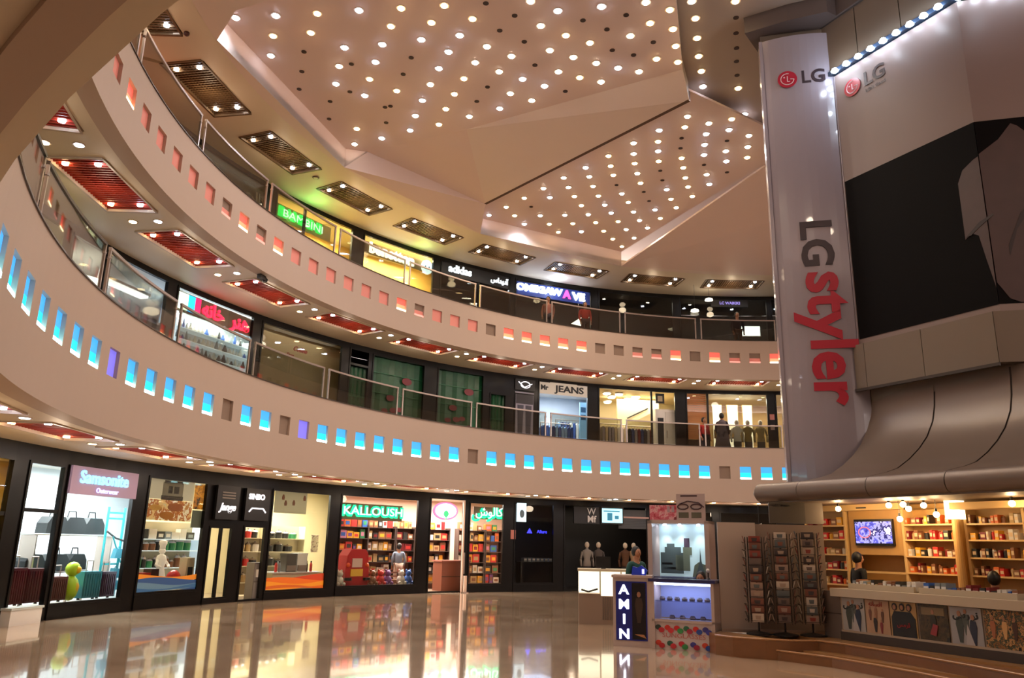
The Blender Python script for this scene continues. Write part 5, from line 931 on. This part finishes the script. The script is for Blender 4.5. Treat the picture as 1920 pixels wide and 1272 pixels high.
tray(.12, 1.1, 1.05, 'left cream tray of snacks on the kiosk counter', ('#2a2826', '#8a5a3c', '#b89a6a', '#d8d0c4', '#7c8488'), 'left counter tray', 51)
tray(1.32, 1.35, 1.05, 'right cream tray of books on the kiosk counter', ('#2f5fb0', '#7c8488', '#2a2826', '#8a5a3c', '#7a1c20', '#d8d0c4'), 'right counter tray', 52)
# shelves of the kiosk
def kshelf(s0, s1, zs, top, lab, cols, where, seed, inn=1.6, z0=ZP, fill=(.08, .15), wr=(.035, .09)):
    wd = s1 - s0; e = fthing('kiosk_shelf', (s0 + s1) / 2, inn, z0, lab, 'shelf')
    for x in (-wd / 2, wd / 2): G().box(x - .02, x + .02, -.14, .14, 0, top - z0).build('side_panel', pinel, e)
    G().box(-wd / 2, wd / 2, .12, .14, 0, top - z0).build('back_panel', pine, e)
    for zz in zs: G().box(-wd / 2, wd / 2, -.15, .12, zz - z0 - .025, zz - z0).build('shelf_board', pinel, e)
    q = random.Random(seed)
    for si, zz in enumerate(zs):
        x = -wd / 2 + .04; k = 0
        while x < wd / 2 - .07:
            w2 = q.uniform(*wr); h = q.uniform(*fill); c = q.choice(cols)
            if q.random() < .93:
                t = fthing('snack_jar' if k % 3 == 1 else 'snack_box', (s0 + s1) / 2 + x + w2 / 2, inn, zz, '%s %s, %s along the %s board up, %s' % (CN[c], 'jar' if k % 3 == 1 else 'box', nth(k), nth(si), where), 'jar' if k % 3 == 1 else 'box', 'goods on the %s' % where); m = mat('goods' + c, c, .4)
                if k % 3 == 1: G().lathe([(w2 * .45, 0), (w2 * .48, h * .7), (w2 * .3, h * .8)], 0, -.05, 9).build('glass_body', m, t); G().lathe([(w2 * .34, h * .8), (w2 * .34, h * .92)], 0, -.05, 9).build('lid', inks('#a86a3c'), t)
                else: G().box(-w2 / 2 + .003, w2 / 2 - .003, -.12, .03, 0, h).build('carton', m, t); G().box(-w2 * .35, w2 * .35, -.123, -.12, h * .3, h * .7).build('label', mat('label_cream', '#d8bc94', .5), t)
                k += 1
            x += w2 + .006
warmc = ('#8a5a3c', '#b89a6a', '#7a1c20', '#d86a2c', '#8a5a3c', '#c8322c', '#d8d0c4', '#e8a82c', '#2a2826')
kshelf(-1.9, -1.02, (1.05, 1.3, 1.56, 1.82, 2.06), 2.3, 'left pine shelf unit of the kiosk beside the television', warmc, 'left kiosk shelf', 61, wr=(.06, .13))
kshelf(.14, 1.08, (1.30, 1.56, 1.82, 2.06), 2.3, 'middle pine shelf unit of the kiosk right of the television', warmc, 'middle kiosk shelf', 62)
kshelf(1.22, 2.1, (1.30, 1.56, 1.82, 2.06), 2.3, 'right pine shelf unit of the kiosk', warmc, 'right kiosk shelf', 63)
kshelf(2.2, 3.2, (1.30, 1.56, 1.82, 2.06), 2.3, 'far right pine shelf unit of the kiosk', warmc, 'far right kiosk shelf', 64)
e = fthing('television_cabinet', -.42, 1.5, ZP, 'pine cabinet panel framing the kiosk television', 'cabinet'); G().box(-.53, .53, 0, .2, 1.26, 2.0).build('surround', pine, e); G().box(-.53, .53, -.02, .2, .96, .99).build('shelf_board', pinel, e); G().box(-.53, -.5, 0, .2, 0, 1.26).build('side_panel', pinel, e); G().box(.5, .53, 0, .2, 0, 1.26).build('side_panel', pinel, e)
e = fthing('television', -.42, 1.49, 1.93, 'flat television showing a violet blue picture in the pine surround', 'television'); G().box(-.38, .38, -.05, 0, -.22, .22).build('casing', black, e); G().box(-.36, .36, -.054, -.05, -.18, .18).build('screen', photo('tv_picture', ['#2a2c8c', '#4448b0', '#8c90d8', '#1c1c60', '#c8c8e8'], 5, .9), e)
G().tube([(-.17 + .12 * math.cos(k * .524), -.06, .0 + .09 * math.sin(k * .524)) for k in range(13)], .01, 5).build('picture_ring', glow('tv_ring', '#c86a78', .8), e)
e = fthing('canopy_beam', -.55, 1.4, 2.3, 'pale pine beam under the canopy above the television', 'beam'); G().box(-.85, .75, -.05, .05, -.0, .1).build('beam', pinel, e); G().box(-.1, .1, -.06, -.05, .03, .05).build('label', black, e)
e = fthing('canopy_beam', 2.2, 1.2, 2.26, 'long pine beam with hanging goods at the right under the canopy', 'beam'); G().box(-1.0, 1.2, -.05, .05, 0, .1).build('beam', pinel, e); G().box(-1.0, 1.2, .12, .2, 0, .08).build('rear_beam', pine, e)
e = fthing('kiosk_post', 1.15, 1.35, ZP, 'round pine post between the middle and right kiosk shelves', 'post'); G().lathe([(.07, 0), (.06, 2.1)], 0, 0, 14).build('shaft', pine, e); G().box(-.1, .1, -.1, .1, 1.82, 2.1).build('lit_collar', glow('collar', '#fff0c0', 1.6), e)
bulb = glow('bulb', '#ffdca0', 22)
for k, (s0, inn, z, pw) in enumerate(((-.52, .75, 2.30, 7), (.42, .8, 2.33, 6), (.62, 1.0, 2.28, 6), (.75, .7, 2.33, 6), (.92, .95, 2.32, 0), (.52, .9, 2.12, 6), (1.08, 1.0, 2.18, 6), (2.3, .9, 2.3, 6))):
    e = fthing('kiosk_bulb', s0, inn, z, 'glowing warm bulb, %s from the left under the kiosk canopy' % nth([0, 1, 3, 4, 5, 2, 6, 7][k]), 'bulb', 'bulbs under the kiosk canopy'); G().ball((0, 0, 0), .045).build('glass_bulb', bulb, e, smooth=True); G().lathe([(.02, .04), (.02, .09)], 0, 0, 8).build('socket', black, e)
    if z < 2.4: G().tube([(0, 0, .09), (0, 0, 2.4 - z)], .004).build('cord', black, e)
    if pw: lamp('POINT', fac(s0, inn, z - .09), pw * .75, (1, .68, .36), .05)
# people behind the kiosk counter
p = fac(-.38, .95); person(p.x, p.y, ZP - .08, FA + R(160), 1.38, '#141214', '#141214', 'person in black clothing with black hair behind the left counter tray')
p = fac(1.85, 1.0); person(p.x, p.y, ZP - .42, FA + R(200), 1.5, '#2c2620', '#241c1c', 'person with black hair partly hidden behind the right counter tray')
# ------------------------------------------------------------------ magazine racks and partitions
pg = mat('panel_pinkgrey', '#a8978c', .5); pg2 = mat('panel_greige2', '#7d6a5e', .5)
e = tag(empty('partition_panel', (3.52, 13.62, ZP), R(-6)), 'tall plain pinkish grey partition panel beside the sunglasses kiosk', 'partition'); G().box(0, .62, 0, .05, 0, 1.74).build('panel', pg, e); G().box(0, .62, -.02, .07, -.0, .05).build('foot_rail', steel, e)
e = tag(empty('partition_panel', (4.14, 13.62, ZP), R(-6)), 'wide greige partition panel behind the magazine racks', 'partition'); G().box(0, 1.12, .0, .05, 0, 1.72).build('panel', pg2, e); G().box(0, 1.12, -.02, .07, 0, .05).build('foot_rail', steel, e)
e = tag(empty('partition_panel', (4.5, 13.9, 2.05), R(-6)), 'dark grey upper panel under the canopy above the magazine racks', 'partition'); G().box(0, .6, 0, .04, 0, .36).build('panel', mat('panel_dkgrey', '#453c36', .5), e); text('lettering', 'GTC House', .06, black, e, .2, -.01, .3, .003); G().box(.6, .9, 0, .05, 0, .36).build('panel', mat('panel_mid', '#5c5048', .5), e)
wire = mat('rack_wire', '#2c2624', .4, .5)
mags = ('#6a5c58', '#8a3c34', '#9c8478', '#40383c', '#a89484', '#5c6468', '#c4b8ac', '#7c4c40')
mn = {'#6a5c58': 'grey brown', '#8a3c34': 'red', '#9c8478': 'beige', '#40383c': 'dark', '#a89484': 'sand coloured', '#5c6468': 'slate', '#c4b8ac': 'pale', '#7c4c40': 'rust'}
for ri, (bx, by, ht, where) in enumerate(((4.03, 13.28, 1.50, 'left'), (4.42, 13.2, 1.56, 'middle'), (4.86, 13.2, 1.58, 'right'))):
    where = '%s magazine rack' % where
    e = tag(empty('magazine_rack', (bx, by, ZP), R(-18)), 'revolving black wire rack full of magazines, the %s of three' % where.split()[0], 'rack', None)
    G().lathe([(.2, 0), (.2, .02), (.03, .05)], 0, 0, 16).build('base', wire, e); G().tube([(0, 0, .04), (0, 0, ht)], .016).build('pole', wire, e)
    for f4 in range(4):
        an = f4 * math.pi / 2; g = G(); cs, sn = math.cos(an), math.sin(an)
        tr = lambda x, y, z: (x * cs - y * sn, x * sn + y * cs, z)
        for x in (-.11, .11): g.tube([tr(x, -.15, .18), tr(x, -.15, ht)], .006, 4)
        for k in range(11): z = .2 + k * (ht - .3) / 10; g.tube([tr(-.11, -.15, z), tr(-.11, -.2, z + .02), tr(.11, -.2, z + .02), tr(.11, -.15, z)], .005, 4)
        g.build('wire_side', wire, e)
        if f4 in (0, 1, 3):
            q = random.Random(ri * 10 + f4)
            for k in range(11):
                z = .2 + k * (ht - .3) / 10; c = q.choice(mags); h = q.uniform(.11, .135); ww = q.uniform(.15, .2)
                t = tag(empty('magazine', (bx, by, ZP), R(-18)), '%s magazine, %s pocket up, %s side of the %s' % (mn[c], nth(k), {0: 'front', 1: 'right', 3: 'left'}[f4], where), 'magazine', 'magazines in the ' + where)
                P = [tr(-ww / 2, -.155, z), tr(ww / 2, -.155, z), tr(ww / 2, -.195, z + h), tr(-ww / 2, -.195, z + h)]; o_ = Vector(tr(0, .012, 0))
                P2 = [tuple(Vector(v) + o_) for v in P]; G().hexa([P[0], P[1], P2[1], P2[0], P[3], P[2], P2[2], P2[3]]).build('cover', mat('mag' + c, c, .45), t)
                o2 = Vector(tr(0, -.003, 0)); c2_ = q.choice(mags); A = [Vector(P[i]).lerp(Vector(P[j]), f_) for i, j, f_ in ((0, 2, .3), (1, 3, .3), (2, 0, .25), (3, 1, .25))]; A2 = [v + o2 for v in A]
                G().hexa([A2[0], A2[1], A[1], A[0], A2[3], A2[2], A[2], A[3]]).build('cover_picture', mat('mag' + c2_, c2_, .45), t)
# ------------------------------------------------------------------ sunglasses kiosk with the AMIN light box
A0 = Vector((1.80, 13.99)); A1 = Vector((2.42, 13.84)); A2_ = Vector((3.36, 13.40))
fa1 = math.atan2(A1.y - A0.y, A1.x - A0.x); w1 = (A1 - A0).length; fa2 = math.atan2(A2_.y - A1.y, A2_.x - A1.x); w2_ = (A2_ - A1).length
kf = mat('kiosk_frame', '#b8a49c', .4); 
kb = tag(empty('sunglasses_kiosk', (A1.x, A1.y, 0), fa2), 'white sunglasses kiosk with a lit glass case and coloured spectacle prints', 'kiosk')
G().box(0, w2_, .04, .5, 0, .44).build('base_cabinet', mat('kiosk_white', '#c8b8b4', .4), kb)
for x in (0, w2_ - .05): G().box(x, x + .05, 0, .5, 0, 1.08).build('corner_post', kf, kb)
G().box(0, w2_, .0, .05, .42, .46).build('rail', kf, kb); G().box(.05, w2_ - .05, .46, .48, .46, 1.04).build('case_back', mat('case_back', '#8c94c0', .4, emit=.12), kb); G().box(.05, w2_ - .05, .06, .46, .74, .75).build('glass_shelf', glass('shelf_glass', '#d8e4f8', .2), kb)
G().box(.05, w2_ - .05, .01, .02, .46, 1.03).build('case_glass', glass('case_glass', '#eef2ff', .06), kb); G().box(.06, w2_ - .06, .08, .13, 1.0, 1.03).build('case_lamp', glow('case_lamp', '#e8f0ff', 7), kb)
G().box(-.04, w2_ + .03, -.03, .56, 1.05, 1.10).build('counter_top', mat('top_navy', '#2c2c58', .25), kb)
lamp('AREA', kb.matrix_basis @ Vector((w2_ / 2, .2, .99)), 2.5, (.8, .86, 1), .2, (0, 0, fa2), w2_ * .8)
for k in range(11):
    row = 0 if k < 6 else 1; i = k if k < 6 else k - 6; x = .10 + i * (.155 if row == 0 else .19); z = .33 if row == 0 else .09; cs_ = (('#2c3c34', '#c83428', '#c8282c', '#2c6a4c', '#d03028', '#3a3480') if row == 0 else ('#c83c28', '#2c5c48', '#c8283c', '#3a3888', '#d04428'))[i]
    for dx, dz in ((0, 0), (.055, -.04)):
        c = cs_ if dx == 0 else ('#b82830', '#c8343c', '#3c8c4c', '#a02c40', '#2c4c9c', '#40409c')[i % 6]
        G().prism([(x + dx + .05 * math.cos(t * .6283), z + dz + .042 * math.sin(t * .6283)) for t in range(10)], .028 - dx * .1, .04).build('printed_lens', mat('lens' + c, c, .35), kb)
text('lettering', 'SUNGLASSES', .1, mat('ink_pink', '#c07068', .4), kb, w2_ / 2, .035, .21, .003, .0, sx=1.25)
q = random.Random(5)
for row, z in ((0, .75), (1, .46)):
    for i in range(7 if row == 0 else 4):
        x = .14 + i * .125 if row == 0 else .3 + i * .17
        t = tag(empty('sunglasses_case', (kb.matrix_basis @ Vector((x, .2, z + (.002 if row == 0 else .0))))[:], fa2), 'dark spectacle case, %s from the left on the %s of the lit glass case' % (nth(i), ('glass shelf', 'floor')[row]), 'case', 'spectacle cases in the lit glass case')
        G().lathe_at((0, 0, 0), [(.045, 0), (.05, .03), (.03, .06)], 10, 1, .7).build('shell', mat('case_dark', '#3c3c50' if row == 0 else '#6a6454', .4), t); G().box(-.04, .04, -.04, -.034, .02, .035).build('clasp', steel, t)
lbx = tag(empty('light_box', (A0.x, A0.y, 0), fa1), 'upright navy light box with four stacked white capitals', 'light_box')
G().box(0, w1, .0, .45, 0, 1.10).build('housing', kf, lbx); G().box(.05, w1 - .07, -.012, 0, .10, 1.04).build('panel', mat('panel_navy', '#10144c', .3, emit=.25), lbx); G().box(w1 * .5, w1 - .09, -.016, -.012, .12, 1.02).build('printed_picture', mat('panel_black', '#120e14', .3), lbx)
G().box(-.02, w1 + .02, -.03, .5, 1.10, 1.14).build('top', kf, lbx)
figure(lbx, w1 * .68, .38, .52, '#3c2a20', -.02); G().prism([(w1 * .56, .2), (w1 * .86, .14), (w1 * .8, .2)], -.02, -.016).build('printed_shoe', inks('#b07850'), lbx)
for k, ch in enumerate('AMIN'): text('lettering', ch, .215, glow('glow_amin', '#eef0ff', 2.6), lbx, w1 * .29, -.02, .90 - k * .235, .006, .005, sx=1.12)
# upper cabinet of the kiosk: frame, lit back wall with skyline print, posters
ub = tag(empty('display_cabinet', (kb.matrix_basis @ Vector((-.27, 1.02, 1.10)))[:], fa2), 'open white upper cabinet with a lit pale blue city skyline print', 'cabinet')
uw = w2_ + .02
for x in (-.02, uw - .05): G().box(x, x + .08, -.1, .45, -1.1, .98).build('side_panel', kf, ub)
G().box(-.02, uw + .03, -.1, .45, .93, .98).build('top', kf, ub); G().box(0, uw, .43, .45, 0, .93).build('back_panel', mat('sky_print', '#b4d0d4', .5, emit=.25), ub)
G().box(-.02, uw, -.1, .4, -.05, .0).build('worktop', mat('top_navy', '#2c2c58', .25), ub)
tw_ = mat('print_slate', '#4c5c5c', .5); tw2 = mat('print_olive', '#6a7460', .5)
for x0, x1, z0_, z1_, m in ((.08, .5, .05, .42, tw_), (.16, .46, .42, .52, tw_), (.2, .34, .52, .58, tw_), (.36, .62, .1, .38, tw2), (.5, .66, .38, .52, tw2), (.52, .62, .52, .68, mat('print_plum', '#4c3c4c', .5)), (.1, .3, .2, .24, black), (.12, .36, .12, .16, black)):
    G().box(x0, x1, .42, .43, z0_, z1_).build('printed_building', m, ub)
G().prism([(.72, 0), (.9, 0), (.83, .28), (.812, .5), (.80, .28)], .42, .43).build('printed_spire', tw_, ub); G().prism([(.66, .0), (uw - .05, 0), (uw - .05, .2), (.88, .22), (.78, .26), (.7, .2)], .425, .43).build('printed_trees', tw2, ub)
for k, x in enumerate((.2, .48, .82)):
    p = ub.matrix_basis @ Vector((x, .3, .92)); t = tag(empty('cabinet_spotlight', p[:], fa2), 'small bright spotlight, %s from the left in the kiosk upper cabinet' % nth(k), 'spotlight', 'spotlights in the kiosk upper cabinet'); G().lathe([(.03, -.02), (.035, 0)], 0, 0, 10).build('lens', cool, t); G().lathe([(.045, 0), (.045, .01)], 0, 0, 10).build('rim', steel, t)
    lamp('SPOT', tuple(p + Vector((0, 0, -.03))), 9, (.9, .96, 1), .03, (0, 0, 0), spot=1.5)
for s0, wd, h, m, l in ((.0, .5, .28, photo('poster_redprint', ['#a83440', '#c86070', '#d8a0a4', '#7c2430'], 7), 'red and pink poster standing on the left of the kiosk upper cabinet'), (.5, .52, .48, mat('poster_pinkgrey', '#b4a09c', .5), 'pale poster with large drawn spectacles standing on the right of the kiosk upper cabinet')):
    p = ub.matrix_basis @ Vector((s0 + wd / 2, .0, .98)); e = tag(empty('poster_board', p[:], fa2), l, 'poster'); G().box(-wd / 2, wd / 2, 0, .02, 0, h).build('sheet', m, e); G().box(-wd / 2, wd / 2, -.01, .03, 0, .015).build('foot', kf, e)
    if s0 > 0:
        ik = inks('#3a1c24')
        for x in (-.14, .1): G().tube([(x + .1 * math.cos(t * .6283), -.01, .25 + .045 * math.sin(t * .6283)) for t in range(11)], .011, 5).build('drawn_frame', ik, e)
        G().tube([(-.2, -.01, .3), (-.05, -.01, .35), (.15, -.01, .32), (.24, -.01, .24)], .01, 5).build('drawn_frame', ik, e); G().box(-.18, .12, -.005, 0, .43, .455).build('heading', ik, e)
        for x in (-.13, .1): G().box(x - .09, x + .09, -.005, 0, .05, .15).build('inset_picture', inks('#5c5848'), e)
    else:
        for x in (.08, .16): G().box(x, x + .05, -.005, 0, .15, .26).build('inset_picture', inks('#a89098'), e)
p = kb.matrix_basis @ Vector((.68, .76, 0)); person(p.x, p.y, -.36, fa2, 1.58, '#1c2c64', '#181c2c', 'person with round black hair seated behind the sunglasses counter')
e = tag(empty('desk_lamp', (kb.matrix_basis @ Vector((.86, .5, 1.10)))[:], fa2), 'small black item with a white top at the right of the sunglasses counter', 'display'); G().lathe([(.04, 0), (.01, .03), (.01, .12)], 0, 0, 8).build('stand', black, e); G().ball((0, 0, .14), .035).build('white_top', white, e)
e = tag(empty('blue_bag', (lbx.matrix_basis @ Vector((.42, .25, 1.14)))[:], fa1), 'crumpled bright blue bag on the corner of the sunglasses kiosk', 'bag'); G().prism([(-.12, 0), (.12, 0), (.15, .08), (.05, .16), (-.02, .12), (-.1, .14)], -.06, .06).build('body', mat('bag_blue', '#1c3cc8', .4), e); G().box(.06, .1, -.07, -.06, .02, .1).build('white_patch', glow('patch', '#c8c8ff', 1), e)
# glowing white counter of the neighbouring stand
gc = tag(empty('glowing_counter', (1.55, 17.7, 0), R(-4)), 'white counter with a glowing upper half left of the navy light box', 'counter'); gm = mat('glow_counter', '#fff6d8', .5, emit=.8); lm = mat('counter_mauve', '#8f7a6c', .5)
G().box(0, 1.35, 0, .6, 0, .62).build('lower_cabinet', lm, gc); G().box(0, .44, -.01, .58, .64, 1.08).build('lit_panel', gm, gc); G().box(.47, 1.35, -.01, .58, .58, 1.08).build('lit_panel', gm, gc); G().box(-.02, 1.4, -.04, .62, 1.08, 1.13).build('counter_top', mat('gc_top', '#d8ccb0', .4), gc)
for x in (.455, .9): G().box(x - .012, x + .012, -.02, 0, .6, 1.08).build('divider', mat('divider_tan', '#a89878', .4), gc)
G().tube([(.05, -.02, .7), (.2, -.03, .66), (.4, -.02, .72)], .02).build('cable', black, gc)
for k in range(5): G().box(.5 + .05 * k, .53 + .05 * k, -.01, 0, .1, .56).build('rib', mat('rib_dark', '#6f5e54', .5), gc)
e = tag(empty('laptop', (2.1, 17.9, 1.13), R(-4)), 'dark monitor on the glowing white counter', 'monitor'); G().box(-.16, .16, 0, .02, .03, .26).build('screen', black, e); G().box(-.05, .05, -.04, .06, 0, .03).build('foot', black, e)
e = tag(empty('banner_flag', (4.75, 15.3, 1.75), R(-20)), 'small black and white hanging banner under the left end of the canopy', 'banner'); G().prism([(-.06, .3), (.05, .34), (.06, .12), (.02, .1), (.05, -.1), (-.03, -.12), (-.05, .1)], 0, .02).build('cloth', white, e); G().prism([(-.07, .35), (-.01, .35), (.0, .16), (-.08, .2)], -.01, .01).build('dark_patch', black, e); G().tube([(0, .01, .3), (0, .01, .68)], .008).build('cord', black, e)
for o in sc.objects:
    if o.type == 'MESH' and len(o.data.materials) == 0: o.data.materials.append(wallp)
